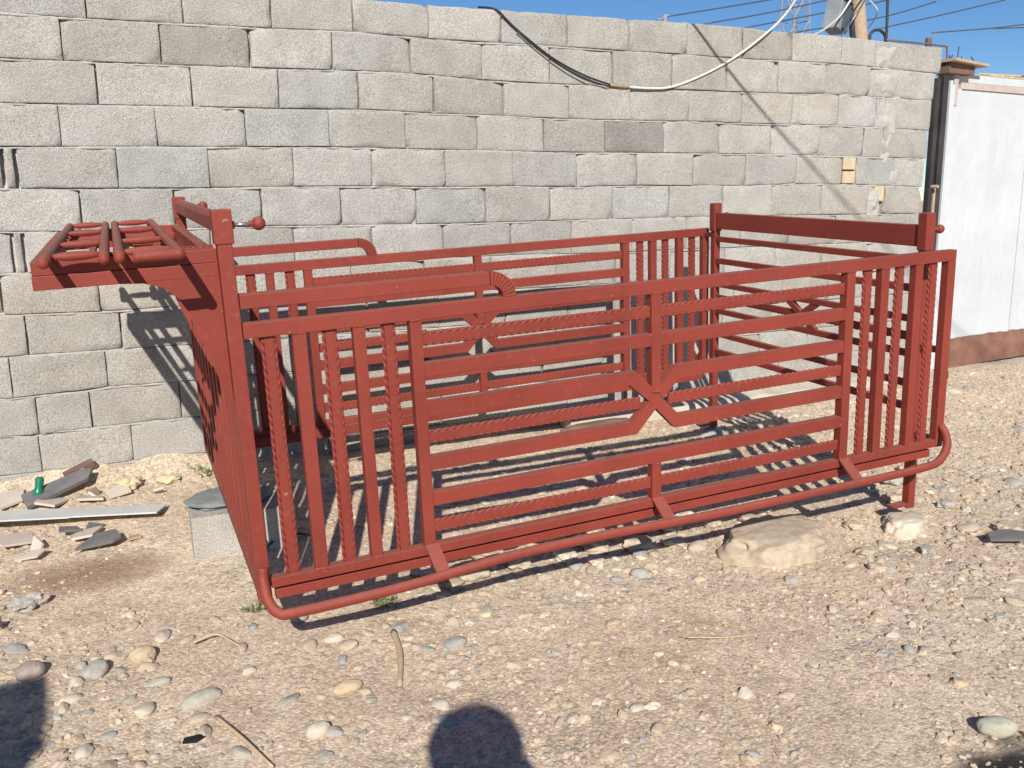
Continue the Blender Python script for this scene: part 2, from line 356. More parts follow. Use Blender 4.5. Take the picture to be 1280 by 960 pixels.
# individual cobbles, one shared label per colour
shapes = []
for i in range(7):
    V, F = rock_data(50 + i, 3, .55, .30, 1.25)
    shapes.append((V, F))
cob_me = {}
for k in TONES:
    for i, (V, F) in enumerate(shapes):
        me = bpy.data.meshes.new('cobble'); me.from_pydata(V.tolist(), [], F.tolist()); me.materials.append(MT[k])
        me.polygons.foreach_set('use_smooth', [True] * len(me.polygons)); cob_me[k, i] = me
ctext = {'sandy tan': 'sandy tan rounded cobble half sunk in the dirt', 'grey': 'plain grey rounded river cobble lying in the gravel', 'pale cream': 'pale cream rounded cobble lying loose in the gravel',
         'bluish grey': 'bluish grey smooth river cobble lying in the gravel', 'pinkish brown': 'pinkish brown cobble lying in the gravel', 'dull green grey': 'dull green grey smooth cobble lying in the gravel'}
proto = bpy.data.objects.new('cobble', cob_me['grey', 0])
cobs = []
def add_cobble(x, y, s, k=None, rz=None):
    k = k or random.choices(list(TONES), [.42, .16, .2, .06, .1, .06])[0]
    o = proto if not cobs else proto.copy()
    o.data = cob_me[k, random.randrange(7)]
    o.location = (x, y, gh(x, y) + s * random.uniform(-.08, .1)); o.scale = (s * random.uniform(.9, 1.25), s * random.uniform(.8, 1.05), s * random.uniform(.75, 1.1))
    o.rotation_euler = (random.gauss(0, .12), random.gauss(0, .12), random.uniform(0, 6.28))
    COL.objects.link(o); tag(o, ctext[k], 'cobble', k + ' cobbles in the gravel'); cobs.append((x, y, s))
taken = [(2.42, 2.66, .28), (3.10, 2.66, .13), (2.053, 1.42, .12), (-.27, 2.86, .08)]
def clear(x, y, s): return all((x - a) ** 2 + (y - b) ** 2 > (s + c) ** 2 for a, b, c in taken)
zones = [  # x0,x1,y0,y1,count,smin,smax
    (-.5, .85, 2.15, 3.1, 75, .014, .036), (.4, 1.6, 1.95, 2.7, 26, .012, .028), (1.3, 2.3, 2.7, 3.2, 30, .02, .045),
    (2.2, 3.3, 1.9, 2.9, 36, .016, .034), (3.1, 5.4, 2.5, 4.4, 80, .022, .048), (1.0, 2.3, 1.25, 2.3, 26, .010, .024), (1.0, 3.0, 3.2, 4.4, 22, .016, .036)]
for x0, x1, y0, y1, n, a, bb in zones:
    k = 0; tries = 0
    while k < n and tries < 4000:
        tries += 1
        x, y = random.uniform(x0, x1), random.uniform(y0, y1); s = a + (bb - a) * random.random() ** 1.7
        if not clear(x, y, s) or any((x-c[0])**2 + (y-c[1])**2 < (.8*(s+c[2]))**2 for c in cobs): continue
        add_cobble(x, y, s); k += 1

rock_obj('flat_rock', 3, (.56, .38, .30), (2.42, 2.69), M_cream, 'large flat cream limestone slab lying under the cage step pipe', 'rock', .2, rough=.26, lump=1.3, sink=.5, sub=5, level=.5)
rock_obj('support_rock', 8, (.23, .19, .22), (3.09, 2.66), M_pale, 'pale squarish rock propped under the cage front leg', 'rock', .3, rough=.26, lump=1.4, sub=5, zabs=-.034, level=.55)
rock_obj('support_rock', 11, (.2, .17, .09), (3.2, 4.16), MT['grey'], 'greyish rock under the far leg of the red cage', 'rock', .5, zabs=.045)
rock_obj('river_stone', 12, (.105, .062, .055), (2.06, 1.43), M_green, 'smooth pale green oval stone beside the black patch', 'stone', -.5, rough=.1, sink=.18)
rock_obj('river_stone', 14, (.085, .07, .06), (-.262, 2.875), M_purple, 'purplish round stone at the top of the left shadow', 'stone', .3, rough=.14, sink=.25)
rock_obj('river_stone', 15, (.085, .075, .06), (.05, 2.85), M_yellow, 'blunt yellowish square stone among the cobbles at left', 'stone', .2, rough=.16, sink=.3)
rock_obj('river_stone', 16, (.095, .075, .055), (-.085, 2.82), MT['grey'], 'grey faceted stone left of the yellowish square stone', 'stone', .9, rough=.2, sink=.3)
rock_obj('river_stone', 17, (.125, .06, .05), (.185, 2.52), M_green, 'greenish grey flat oval stone alone on bare sand', 'stone', .35, rough=.1, sink=.4)
rock_obj('river_stone', 18, (.095, .05, .04), (.575, 2.39), M_yellow, 'small orange yellow oval stone near the wooden stick', 'stone', .1, rough=.1, sink=.3)
rock_obj('river_stone', 19, (.085, .06, .04), (.958, 2.51), MT['bluish grey'], 'flat bluish grey stone in front of the step pipe shadow', 'stone', .2, rough=.12, sink=.35)
rock_obj('river_stone', 22, (.07, .05, .05), (.444, 2.2), MT['pale cream'], 'round pale stone right of the thin leaning twig', 'stone', .2, rough=.12, sink=.3)
rock_obj('broken_rock', 24, (.15, .1, .07), (-.283, 3.43), MT['grey'], 'rough grey broken lump on the sand below the slate chip', 'rock', .5, rough=.5, lump=2.2, sink=.3, sharp=True)
rock_obj('broken_rock', 25, (.09, .07, .06), (-.40, 3.26), M_yellow, 'tan yellow rock at the left edge of the sand', 'rock', .5, rough=.3, lump=1.6, sink=.25)
chunks = [(1.21, 2.99, .17), (1.42, 3.0, .15), (1.6, 2.97, .13), (1.75, 3.01, .15), (1.92, 2.93, .15), (2.15, 3.05, .16), (2.33, 3.0, .12), (1.98, 3.1, .15), (1.05, 3.05, .12), (1.33, 3.1, .14), (1.5, 3.12, .11), (1.68, 2.87, .1), (1.83, 3.12, .12), (2.06, 2.9, .11), (2.28, 3.15, .13), (1.12, 2.93, .1), (2.5, 2.95, .13), (2.62, 3.05, .12)]
for i, (x, y, s_) in enumerate(chunks):
    rock_obj('pale_stone', 30 + i, (s_, s_ * .75, s_ * .5), (x, y), [M_cream, MT['sandy tan'], MT['pale cream']][i % 3], 'chunky pale stone in the loose band of rubble along the step pipe', 'stone', i * .7, rough=.45, lump=1.7, sink=.22, group='chunky stones along the step pipe', level=.6)
for i, (x, y, s_) in enumerate([(2.7, 2.5, .1), (2.95, 2.42, .09), (3.39, 2.4, .12), (3.3, 2.9, .13), (3.5, 3.1, .14), (2.88, 2.75, .1), (3.22, 2.72, .09), (3.45, 2.75, .1), (3.7, 3.2, .12), (2.6, 2.35, .08)]):
    rock_obj('pale_stone', 60 + i, (s_, s_ * .75, s_ * .5), (x, y), [M_cream, MT['grey'], MT['sandy tan']][i % 3], 'chunky pale stone in the rubble right of the cage legs', 'stone', i * .9, rough=.45, lump=1.7, sink=.25, group='chunky stones right of the cage', level=.6)

# ------------------------------------------------------------------ block wall
LINES = {0:[(-0.2,2.385),(1.742,2.3773),(2.213,2.3832),(2.917,2.3901),(3.359,2.3976),(3.894,2.3957),(4.543,2.3929),(5.48,2.372)],
1:[(-0.228,2.2009),(0.02,2.1982),(0.853,2.2075),(1.325,2.2184),(1.75,2.2092),(1.976,2.2064),(2.21,2.2137),(2.92,2.2127),(3.365,2.214),(3.904,2.2139),(4.557,2.2219),(5.48,2.2)],
2:[(-0.249,2.0126),(0.404,2.0175),(0.811,2.0223),(1.234,2.0306),(1.613,2.0321),(2.018,2.0172),(2.208,2.0126),(2.816,2.0153),(3.371,2.014),(3.977,2.0197),(4.572,2.0336),(5.43,2.018)],
3:[(-0.269,1.825),(0.122,1.8286),(0.531,1.8322),(0.828,1.8336),(1.349,1.8449),(1.739,1.8358),(2.157,1.8346),(2.504,1.8263),(2.981,1.8291),(3.377,1.834),(3.988,1.8315),(4.587,1.8374),(5.4,1.82)],
4:[(-0.289,1.638),(0.031,1.6421),(0.374,1.6464),(0.778,1.6515),(1.174,1.6565),(1.555,1.6532),(1.964,1.6476),(2.608,1.6436),(3.152,1.6469),(3.999,1.6479),(4.603,1.6408),(5.379,1.6285)],
5:[(-0.309,1.4587),(0.149,1.4561),(0.583,1.4555),(0.993,1.4612),(1.396,1.4613),(1.819,1.453),(2.201,1.4576),(2.608,1.4512),(3.043,1.4583),(3.755,1.4504),(4.239,1.4634),(4.689,1.4566),(5.361,1.4375)],
6:[(-0.329,1.2699),(0.062,1.2601),(0.83,1.2685),(1.387,1.2601),(2.003,1.2595),(2.935,1.2633),(3.639,1.2645),(5.36,1.255)],
7:[(-0.349,1.0819),(0.623,1.0702),(2.196,1.0725),(2.583,1.0678),(5.4,1.065)],
8:[(-0.37,.8948),(0.041,.8876),(2,.884),(5.4,.875)],9:[(-0.39,.7051),(0.444,.6957),(5.4,.687)],
10:[(-0.411,.5089),(-0.042,.5135),(0.046,.5223),(0.449,.5196),(5.4,.497)],11:[(-0.43,.3363),(-0.283,.3184),(-0.242,.3328),(0.347,.332),(5.4,.308)],
12:[(-0.43,.145),(5.4,.118)],13:[(-0.43,-.045),(5.4,-.07)],14:[(-0.43,-.235),(5.4,-.26)]}
def lz(i, u):
    p = LINES[i]; return float(np.interp(u, [a for a, _ in p], [b for _, b in p]))
JO = [[.112,.525,.929,1.332,1.735,2.145,2.55,2.956,3.356,3.764,4.158,4.564,4.86],
 [.001,.412,.817,1.222,1.629,2.034,2.439,2.847,3.248,3.657,4.055,4.449,4.832],
 [.127,.538,.942,1.344,1.751,2.159,2.561,2.968,3.38,3.782,4.183,4.574,4.90],
 [-.043,.364,.773,1.182,1.589,1.999,2.403,2.797,3.207,3.619,4.026,4.423,4.80,4.985],
 [-.291,-.231,.181,.587,.994,1.4,1.808,2.207,2.613,3.019,3.428,3.832,4.234,4.632,4.753,5.10],
 [.007,.417,.825,1.229,1.638,2.039,2.442,2.856,3.252,3.66,4.055,4.466,4.88],
 [-.291,-.235,.17,.572,.976,1.385,1.784,2.193,2.583,2.991,3.39,3.80,4.2,4.6,5.0],
 [.05,.455,.86,1.265,1.669,2.07,2.475,2.88,3.28,3.69,4.09,4.5,4.9],
 [-.274,.13,.535,.94,1.345,1.75,2.15,2.555,2.96,3.36,3.77,4.17,4.57,4.97],
 [-.355,.048,.455,.86,1.265,1.67,2.07,2.475,2.88,3.28,3.69,4.09,4.5,4.9],
 [-.268,-.04,.37,.775,1.18,1.585,1.99,2.39,2.8,3.2,3.6,4.0,4.41,4.81],
 [-.273,.129,.535,.94,1.345,1.75,2.15,2.555,2.96,3.36,3.77,4.17,4.57,4.97],
 [-.1,.3,.7,1.1,1.5,1.9,2.3,2.7,3.1,3.5,3.9,4.3,4.7,5.1],[-.3,.1,.5,.9,1.3,1.7,2.1,2.5,2.9,3.3,3.7,4.1,4.5,4.9]]
REND = [5.475,5.435,5.415,5.395,5.385,5.38,5.385,5.39,5.39,5.39,5.39,5.39,5.39,5.39]
DARK = {(3, 2.797): .72, (3, 2.403): .9, (1, .412): .84, (0, 3.764): .93, (10, -.268): .93}
def axis_pts(w, n):
    e = [0, .0015, .005, .014]; m = list(np.linspace(.03, w - .03, n)) if w > .1 else [w / 2]
    return np.array(e + m + [w - x for x in e[::-1]])
def build_wall():
    V, F, T = [], [], []
    def block(u0, u1, zb0, zb1, zt0, zt1, seed, tone):
        w, h = u1 - u0, (zt0 + zt1 - zb0 - zb1) / 2
        xs = axis_pts(w, 9); zs = axis_pts(h, 4); nx, nz = len(xs), len(zs)
        base = len(V); dy = random.gauss(0, .0035); tilt = random.gauss(0, .006); chipc = [random.random() for _ in range(4)]
        o = seed * 1.37
        for j in range(nz):
            for i in range(nx):
                s, t = xs[i] / w, zs[j] / h
                u = u0 + xs[i]; z = (zb0 * (1-s) + zb1 * s) * (1-t) + (zt0 * (1-s) + zt1 * s) * t
                dx, dz = min(xs[i], w - xs[i]), min(zs[j], h - zs[j])
                rr = .0035; back = 0
                d = min(dx, dz)
                if d < rr: back += (rr - d) ** 2 / rr * .9
                q = (u * 5, z * 5, o)
                # chipped arrises and corners
                ch = max(0, noise.noise((u * 13, z * 13, o)) - .10)
                if d < .017: back += .035 * ch * (1 - d / .017)
                cd = math.hypot(dx, dz); ci = (0 if s < .5 else 1) + (0 if t < .5 else 2)
                if chipc[ci] > .66 and cd < .016 + .03 * chipc[3 - ci]: back += (.016 + .03 * chipc[3 - ci] - cd) * .7 * (1 + noise.noise((u * 40, z * 40, o)))
                y = WALL_Y + dy + tilt * (s - .5) + back + .0009 * noise.noise((u * 30, z * 30, o)) + .0012 * noise.noise(q)
                if d < .001:   # wobble the outline
                    if dx < .001: u += .0035 * noise.noise((z * 22, o, 1)) 
                    if dz < .001: z += .0030 * noise.noise((u * 17, o, 4)) 
                V.append((u, y, z))
        for j in range(nz - 1):
            for i in range(nx - 1):
                a = base + j * nx + i; F.append((a, a+1, a+nx+1, a+nx))
        ring = [base + i for i in range(nx)] + [base + j*nx + nx-1 for j in range(1, nz)] + [base + (nz-1)*nx + i for i in range(nx-2, -1, -1)] + [base + j*nx for j in range(nz-2, 0, -1)]
        b2 = len(V)
        for k in ring: V.append((V[k][0], WALL_Y + .19, V[k][2]))
        n = len(ring)
        for k in range(n): F.append((ring[k], b2 + k, b2 + (k+1) % n, ring[(k+1) % n]))
        T.extend([(*tone, 1)] * (len(V) - base))
    sd = 0
    for r in range(14):
        js = list(JO[r]); step = .405
        while js[0] > -2.6: js.insert(0, js[0] - step)
        js.append(REND[r])
        for a, b in zip(js, js[1:]):
            sd += 1
            if r == 4 and abs(a - 4.632) < .01: continue
            if r == 5 and abs(a - 4.88) < .01: a = 5.03
            g = .0012 + random.random() ** 2 * .0045
            if r in (4, 6) and b - a < .08: a += .012; b -= .012
            m = .0045; k = DARK.get((r, round(a, 3)), 1) * random.uniform(.91, 1.06)
            warm = random.gauss(0, .012)
            tone = (.422 * k * (1 + warm), .406 * k, .378 * k * (1 - warm * 1.3))
            block(a + g, b - g, lz(r+1, a) + m, lz(r+1, b) + m, lz(r, a) - m * .5, lz(r, b) - m * .5, sd, tone)
    me = bpy.data.meshes.new('block_wall'); me.from_pydata(V, [], F)
    at = me.color_attributes.new('tone', 'FLOAT_COLOR', 'POINT'); at.data.foreach_set('color', np.array(T, np.float32).ravel())
    me.polygons.foreach_set('use_smooth', [True] * len(me.polygons))
    try: me.set_sharp_from_angle(angle=R(50))
    except Exception: pass
    w = tag(link('block_wall', me, MB), 'long unpainted grey concrete block wall behind the red cage', 'wall')
    # mortar: recessed backing plus uneven bed strips squeezed out of the joints
    bm = bmesh.new(); us = np.arange(-2.6, 5.33, .03)
    box(bm, (-2.58, WALL_Y + .034, -.24), (5.36, WALL_Y + .175, 2.355), 0)
    for r in range(1, 14):
        prev = None
        for u in np.arange(-2.58, REND[r-1] - .015, .022):
            z = lz(r, u); n = noise.noise((u * 6, r * 3.3, 0)); n2 = noise.noise((u * 30, r * 3.3, 5)); n3 = noise.noise((u * 2.3, r * 5.1, 9))
            pr = -.0005 + .010 * n + .004 * n2; hi = .0025 + .005 * n3 + .002 * n2; lo = -.0065 - .004 * max(0, n2) - .004 * max(0, n)
            ring = [bm.verts.new((u, WALL_Y + .03, z + hi)), bm.verts.new((u, WALL_Y - pr + .006, z + hi)), bm.verts.new((u, WALL_Y - pr, z + (hi + lo) / 2)), bm.verts.new((u, WALL_Y - pr + .0045, z + lo)), bm.verts.new((u, WALL_Y + .03, z + lo))]
            if prev:
                for k in range(4): bm.faces.new((prev[k], prev[k+1], ring[k+1], ring[k]))
            prev = ring
    # smeared mortar column near the gate end
    def smear(u0, u1, z0, z1, seed, amp=.012):
        us = np.arange(u0, u1 + .001, .012); zs = np.arange(z0, z1, .012); rows = []
        for z in zs:
            row = []
            for u in us:
                e = min((u - u0), (u1 - u), (z1 - z), (z - z0)) / .035 + 2.0 * noise.noise((u * 11, z * 11, seed)) + .8 * noise.noise((u * 40, z * 40, seed))
                y = WALL_Y + .012 - (amp * .6 + .014) * sstep(.4, 2.0, e) - amp * .45 * noise.noise((u * 22, z * 13, seed)) - .003 * noise.noise((u * 70, z * 70, seed))
                row.append(bm.verts.new((u, y, z)))
            rows.append(row)
        for a, b in zip(rows, rows[1:]):
            for k in range(len(us) - 1): bm.faces.new((a[k], a[k+1], b[k+1], b[k]))
    smear(4.86, 5.06, 2.19, 2.375, 1); smear(4.85, 5.12, 1.99, 2.21, 2, .014); smear(4.9, 5.12, 1.77, 2.02, 3, .016); smear(4.96, 5.08, 1.6, 1.82, 4)
    smear(4.86, 5.0, 1.255, 1.47, 6); smear(5.06, 5.2, 1.42, 1.64, 7, .006)
    bm_obj('mortar', bm, MM, w, True)
    for (u0, u1, z0, z1) in ((4.638, 4.748, 1.466, 1.545), (4.638, 4.748, 1.556, 1.636), (4.935, 5.025, 1.345, 1.445)):
        bm = bmesh.new(); box(bm, (u0, WALL_Y + .001, z0), (u1, WALL_Y + .1, z1), .006); bm_obj('yellow_brick', bm, MY, w)
    return w
wall = build_wall()

# low concrete footing at the foot of the wall on the far side of the cage
bm = bmesh.new()
us = np.arange(2.5, 5.35, .05); prev = None
for u in us:
    n = noise.noise((u * 3, 0, 0)); n2 = noise.noise((u * 9, 4, 0)); y = 4.55 + .035 * n + .015 * n2; z = .115 + .012 * n2
    ring = [bm.verts.new(p) for p in ((u, y, -.02), (u, y + .008, z - .02), (u, y + .03, z), (u, 4.704, z + .02), (u, 4.704, -.02))]
    if prev:
        for k in range(4): bm.faces.new((prev[k], prev[k+1], ring[k+1], ring[k]))
    else: bm.faces.new(ring)
    prev = ring
bm.faces.new(prev[::-1])
tag(bm_obj('wall_footing', bm, M_conc, None), 'low rough concrete ledge at the foot of the block wall behind the cage', 'ledge')

# ------------------------------------------------------------------ red livestock cage
O = Vector((.41943, 2.64314, .27287))
RC = Matrix(((.998592, .028306, -.04487), (-.029483, .999232, -.025808), (.044105, .027095, .998659)))
W = 1.69
cage = empty('livestock_cage', O); cage.rotation_euler = RC.to_euler()
tag(cage, 'red oxide painted steel cage for a pickup bed with barred sides and overhanging tray', 'cage')

def twisted(name, p, q, side, parent, pitch=.105):
    """flat strip with a thin twisted square rod welded along each edge"""
    M, ln = frame_between(p, q, (0, 1, 0)); bm = bmesh.new(); n = max(8, int(ln / .0065)); sc = side / .03
    w, r, th = .0128 * sc, .0044 * sc, .0058 * sc          # half strip width, half rod side, half strip thickness
    for s in (-1, 1):
        rings = []; ph = random.random() * 3
        for i in range(n + 1):
            x = ln * i / n; a = 2 * math.pi * x / pitch * s + ph; ca, sa = math.cos(a), math.sin(a)
            rings.append([bm.verts.new(M @ Vector((x, s * (w + r * .9) + y*ca - z*sa, y*sa + z*ca))) for y, z in ((-r,-r),(r,-r),(r,r),(-r,r))])
        for a, b in zip(rings, rings[1:]):
            for k in range(4): bm.faces.new((a[k], a[(k+1)%4], b[(k+1)%4], b[k]))
        bm.faces.new(rings[0][::-1]); bm.faces.new(rings[-1])
    box(bm, (0, -w, -th), (ln, w, th), .001, M)
    return bm_obj(name, bm, MP, parent)
def bar(name, a, b, parent, bev=.003):
    bm = bmesh.new(); box(bm, a, b, bev); return bm_obj(name, bm, MP, parent)

def bead(bm, p, q, r=.0042):
    p, q = Vector(p), Vector(q); n = max(4, int((q - p).length / .006)); pts = [p.lerp(q, k / n) + Vector((random.gauss(0, .0006), random.gauss(0, .0006), random.gauss(0, .0006))) for k in range(n + 1)]
    tube(bm, pts, [r * random.uniform(.65, 1.25) for _ in pts], 6)
def side_panel(rear):
    """near panel: outer face at y = 0; far panel: outer face at y = W, same layout"""
    def Y(y0, y1): return (W - y1, W - y0) if rear else (y0, y1)
    def bx(name, x0, x1, z0, z1, par, d0=0.0, d1=.036):
        y0, y1 = Y(d0, d1); bm = bmesh.new(); box(bm, (x0, y0, z0), (x1, y1, z1), .003)
        for yy in (y0 + .001, y1 - .001):
            if x1 - x0 > z1 - z0:
                for xx in (x0, x1): bead(bm, (xx, yy, z0 + .003), (xx, yy, z1 - .003))
            else:
                for zz in (z0, z1): bead(bm, (x0 + .003, yy, zz), (x1 - .003, yy, zz))
        return bm_obj(name, bm, MP, par)
    bm = bmesh.new()
    def fb(x0, x1, z0, z1, d0=0, d1=.036):
        y0, y1 = Y(d0, d1); box(bm, (x0, y0, z0), (x1, y1, z1), .003)
    fb(.001, 2.744, .737, .781)                 # top rail
    fb(.001, 2.704, -.030, .001)                # bottom rail
    fb(2.704, 2.744, -.032, .7365)              # end upright
    fb(.012, 2.70, -.078, -.045, .022, .05)     # lower lip
    fb(.03, 2.69, -.046, -.029, .030, .05)
    P = bm_obj('side_panel', bm, MP, cage)
    for x0, x1 in ((.488, .526), (2.192, 2.231)): bx('upright', x0, x1, .0005, .7375, P, -.001, .037)
    for x0, x1 in ((.136, .177), (.314, .351), (2.364, 2.403), (2.537, 2.576)): bx('upright', x0, x1, .0005, .7375, P, .002, .036)
    yc = sum(Y(0, .036)) / 2
    for x in (.070, .246, .424, 2.305, 2.466, 2.64): twisted('twisted_bar', (x, yc, 0), (x, yc, .738), .030, P)
    bx('middle_upright', 1.340, 1.377, .395, .7375, P); bx('middle_upright', 1.340, 1.377, .0005, .131, P)
    for z0, z1 in ((.556, .602), (.132, .179)):
        bx('flat_bar', .5255, 2.1925, z0, z1, P, .003, .034)
    for zc in (.675, .060): twisted('twisted_bar', (.525, yc, zc), (2.193, yc, zc), .030, P)
    twisted('twisted_bar', (.525, yc, .360), (1.30, yc, .360), .030, P); twisted('twisted_bar', (1.415, yc, .360), (2.193, yc, .360), .030, P)
    # bars that bend into the X at mid-panel
    y0, y1 = Y(.003, .034); bm = bmesh.new(); t = .0225
    for up in (1, -1):
        zc = .365; za = .090 * up
        prism(bm, [(.5255, zc + za - t), (1.262 - (.009 if up > 0 else -.009) * up, zc + za - t), (1.358 - .03, zc + .002 * up), (1.358, zc + .031 * up), (1.28, zc + za + t) , (.5255, zc + za + t)] if up > 0 else
                  [(.5255, zc + za + t), (1.262, zc + za + t), (1.358 - .03, zc - .002), (1.358, zc - .031), (1.28, zc + za - t), (.5255, zc + za - t)], 'y', y0, y1)
        prism(bm, [(2.1925, zc + za - t * up), (1.454, zc + za - t * up), (1.388, zc + .002 * up), (1.358, zc + .031 * up), (1.436, zc + za + t * up), (2.1925, zc + za + t * up)], 'y', y0, y1)
    prism(bm, [(1.328, .365), (1.358, .334), (1.388, .365), (1.358, .396)], 'y', y0 + .001, y1 - .001)
    bm_obj('cross_ornament', bm, MP, P)
    # step pipe standing off the outside with three flat brackets
    s = 1 if rear else -1; ye = W if rear else 0
    yo = lambda d: ye + s * d
    bm = bmesh.new()
    path = smooth_path([(-.022, yo(.008), .045), (-.024, yo(.02), .005), (-.020, yo(.05), -.045), (.004, yo(.075), -.076), (.06, yo(.082), -.083), (.4, yo(.08), -.079), (.75, yo(.08), -.056), (1.1, yo(.08), -.056), (1.6, yo(.08), -.070), (2.3, yo(.08), -.073), (2.55, yo(.08), -.070), (2.64, yo(.078), -.058), (2.70, yo(.06), -.012), (2.722, yo(.03), .03), (2.724, yo(.004), .06)], 8)
    tube(bm, path, .0165, 12); bm_obj('step_pipe', bm, MP, P, True)
    for x0, x1 in ((.487, .533), (1.335, 1.383), (2.187, 2.235)):
        bm = bmesh.new(); M = Matrix.Identity(4)
        xc = (x0 + x1) / 2; pz = -.064
        prism(bm, [(x0, 0), (x1, 0), (x1 + .012, .115), (x0 + .012, .115)], 'z', -.004, .004, .0015)
        a = Vector((0, yo(.001), .006)); bb = Vector((0, yo(.08), -.068)); d = (bb - a); ang = math.atan2(d.z, d.y)
        bmesh.ops.transform(bm, matrix=Matrix.Translation(a) @ Matrix.Rotation(ang, 4, 'X'), verts=bm.verts)
        bm_obj('step_bracket', bm, MP, P)
    # handrail on the top rail with a segmented bend
    bm = bmesh.new(); y0, y1 = Y(-.002, .038)
    box(bm, (.001, y0, .822), (.755, y1, .864), .003)
    cx, cz, r0, r1 = .757, .779, .042, .085; nseg = 9
    for k in range(nseg):
        a0 = math.pi/2 * (1 - k / nseg); a1 = math.pi/2 * (1 - (k + .78) / nseg)
        prism(bm, [(cx + r0*math.cos(a0), cz + r0*math.sin(a0)), (cx + r1*math.cos(a0), cz + r1*math.sin(a0)), (cx + r1*math.cos(a1), cz + r1*math.sin(a1)), (cx + r0*math.cos(a1), cz + r0*math.sin(a1))], 'y', y0, y1)
    A = [math.pi/2 * (1 - k / 16) for k in range(17)]
    prism(bm, [(cx + .043*math.cos(a), cz + .043*math.sin(a)) for a in A] + [(cx + .079*math.cos(a), cz + .079*math.sin(a)) for a in A[::-1]], 'y', y0 + .004, y1 - .004)
    bm_obj('handrail', bm, MP, P)
    return P
side_panel(False); side_panel(True)

# cab-end panel: two posts, solid sheet, beams
def cap_post(x0, x1, y0, y1, zb, zt, zc, name='corner_post'):
    p = bar(name, (x0, y0, zb), (x1, y1, zt), cage, .004)
    c = bar('post_cap', (x0 - .006, y0 - .004, zt - .001), (x1 + .006, y1 + .004, zc), p, .004)
    return p
def knob(parent, x, y, z, ln=.058, r=.0195):
    bm = bmesh.new(); tube(bm, [(x, y, z), (x + ln, y, z)], .0045, 8); o = bm_obj('knob_pin', bm, M_steel, parent, True)
    bm = bmesh.new(); ball(bm, (x + ln + r * .7, y, z), r, 3); tube(bm, [(x + ln - .012, y, z), (x + ln, y, z)], .009, 10)
    tube(bm, [(x - .002, y, z), (x + .006, y, z)], .011, 8); bm_obj('knob', bm, MP, parent, True)
pf = cap_post(-.042, -.001, -.003, .045, -.066, 1.006, 1.099); knob(pf, .006, .022, 1.055)
pr = cap_post(-.042, -.001, W - .045, W + .003, -.066, 1.006, 1.099); knob(pr, .006, W - .022, 1.055)
bm = bmesh.new()
for z0, z1 in ((-.062, -.02), (.86, .905)): box(bm, (-.040, .0445, z0), (-.004, W - .0445, z1), .003); break
ep = bm_obj('cab_end_panel', bm, MP, cage)
bar('head_rail', (-.040, .0445, .861), (-.004, W - .0445, .905), ep)
for k in range(10): bar('upright', (-.039, .15 + k * .148, -.0205), (-.005, .188 + k * .148, .8605), ep)
bm = bmesh.new()
n = 20; prev = None
for k in range(n + 1):
    y = .046 + (W - .092) * k / n; zz = 1.04
    rg = [bm.verts.new((x, y, z)) for x, z in ((-.040, 1.036), (-.003, 1.036), (-.003, 1.075), (-.012, 1.088), (-.031, 1.088), (-.040, 1.075))]
    if prev:
        for i in range(6): bm.faces.new((prev[i], prev[(i+1)%6], rg[(i+1)%6], rg[i]))
    else: bm.faces.new(rg[::-1])
    prev = rg
bm.faces.new(prev)
bm_obj('top_beam', bm, MP, ep)
# gussets under the tray
TY0, TY1 = .03, 1.475
for y0, y1 in ((TY0 + .001, TY0 + .010), (TY1 - .010, TY1 - .001)):
    arc = [(-.30 , .918), (-.24, .914), (-.195, .899), (-.162, .872), (-.138, .832), (-.122, .778), (-.100, .71), (-.080, .64), (-.0435, .55)]
    bm = bmesh.new(); prism(bm, arc + [(-.0435, .925), (-.30, .925)], 'y', y0, y1); bm_obj('gusset_plate', bm, MP, ep)

# roof tray with two raised ladder hoops
bm = bmesh.new(); TX0 = -.507; zb, zt = .918, .992
box(bm, (TX0, TY0, zb), (-.0425, TY0 + .03, .955), .002); box(bm, (TX0 + .002, TY0 + .003, .956), (-.0425, TY0 + .03, zt), .002)
box(bm, (TX0, TY1 - .03, zb), (-.0425, TY1, .955), .002); box(bm, (TX0 + .002, TY1 - .03, .956), (-.0425, TY1 - .003, zt), .002)
box(bm, (TX0, TY0 + .0305, zb), (TX0 + .03, TY1 - .0305, zt - .002), .002)
box(bm, (-.075, TY0 + .0305, zb), (-.0425, TY1 - .0305, zt - .002), .002)
tray = bm_obj('roof_tray', bm, MP, cage)
for x in (-.385, -.275, -.17): bar('tray_slat', (x, TY0 + .0305, .93), (x + .022, TY1 - .0305, .952), tray)
for y in (1.29,): bar('tray_slat', (TX0 + .0305, y, .953), (-.0755, y + .022, .97), tray)
twisted('twisted_bar', (TX0 + .03, TY0 + .045, .99), (-.045, TY0 + .045, .99), .016, tray, .07)
HZ = 1.004; YF, YR = -.17, 1.61
def spindle(x0, x1, y):
    m = bmesh.new(); pts = []; rad = []
    for k in range(13):
        t = k / 12; pts.append((x0 + (x1 - x0) * t, y, HZ + .001)); rad.append(  .006 + .0065 * math.sin(math.pi * t) ** .7)
    tube(m, pts, rad, 10); return m
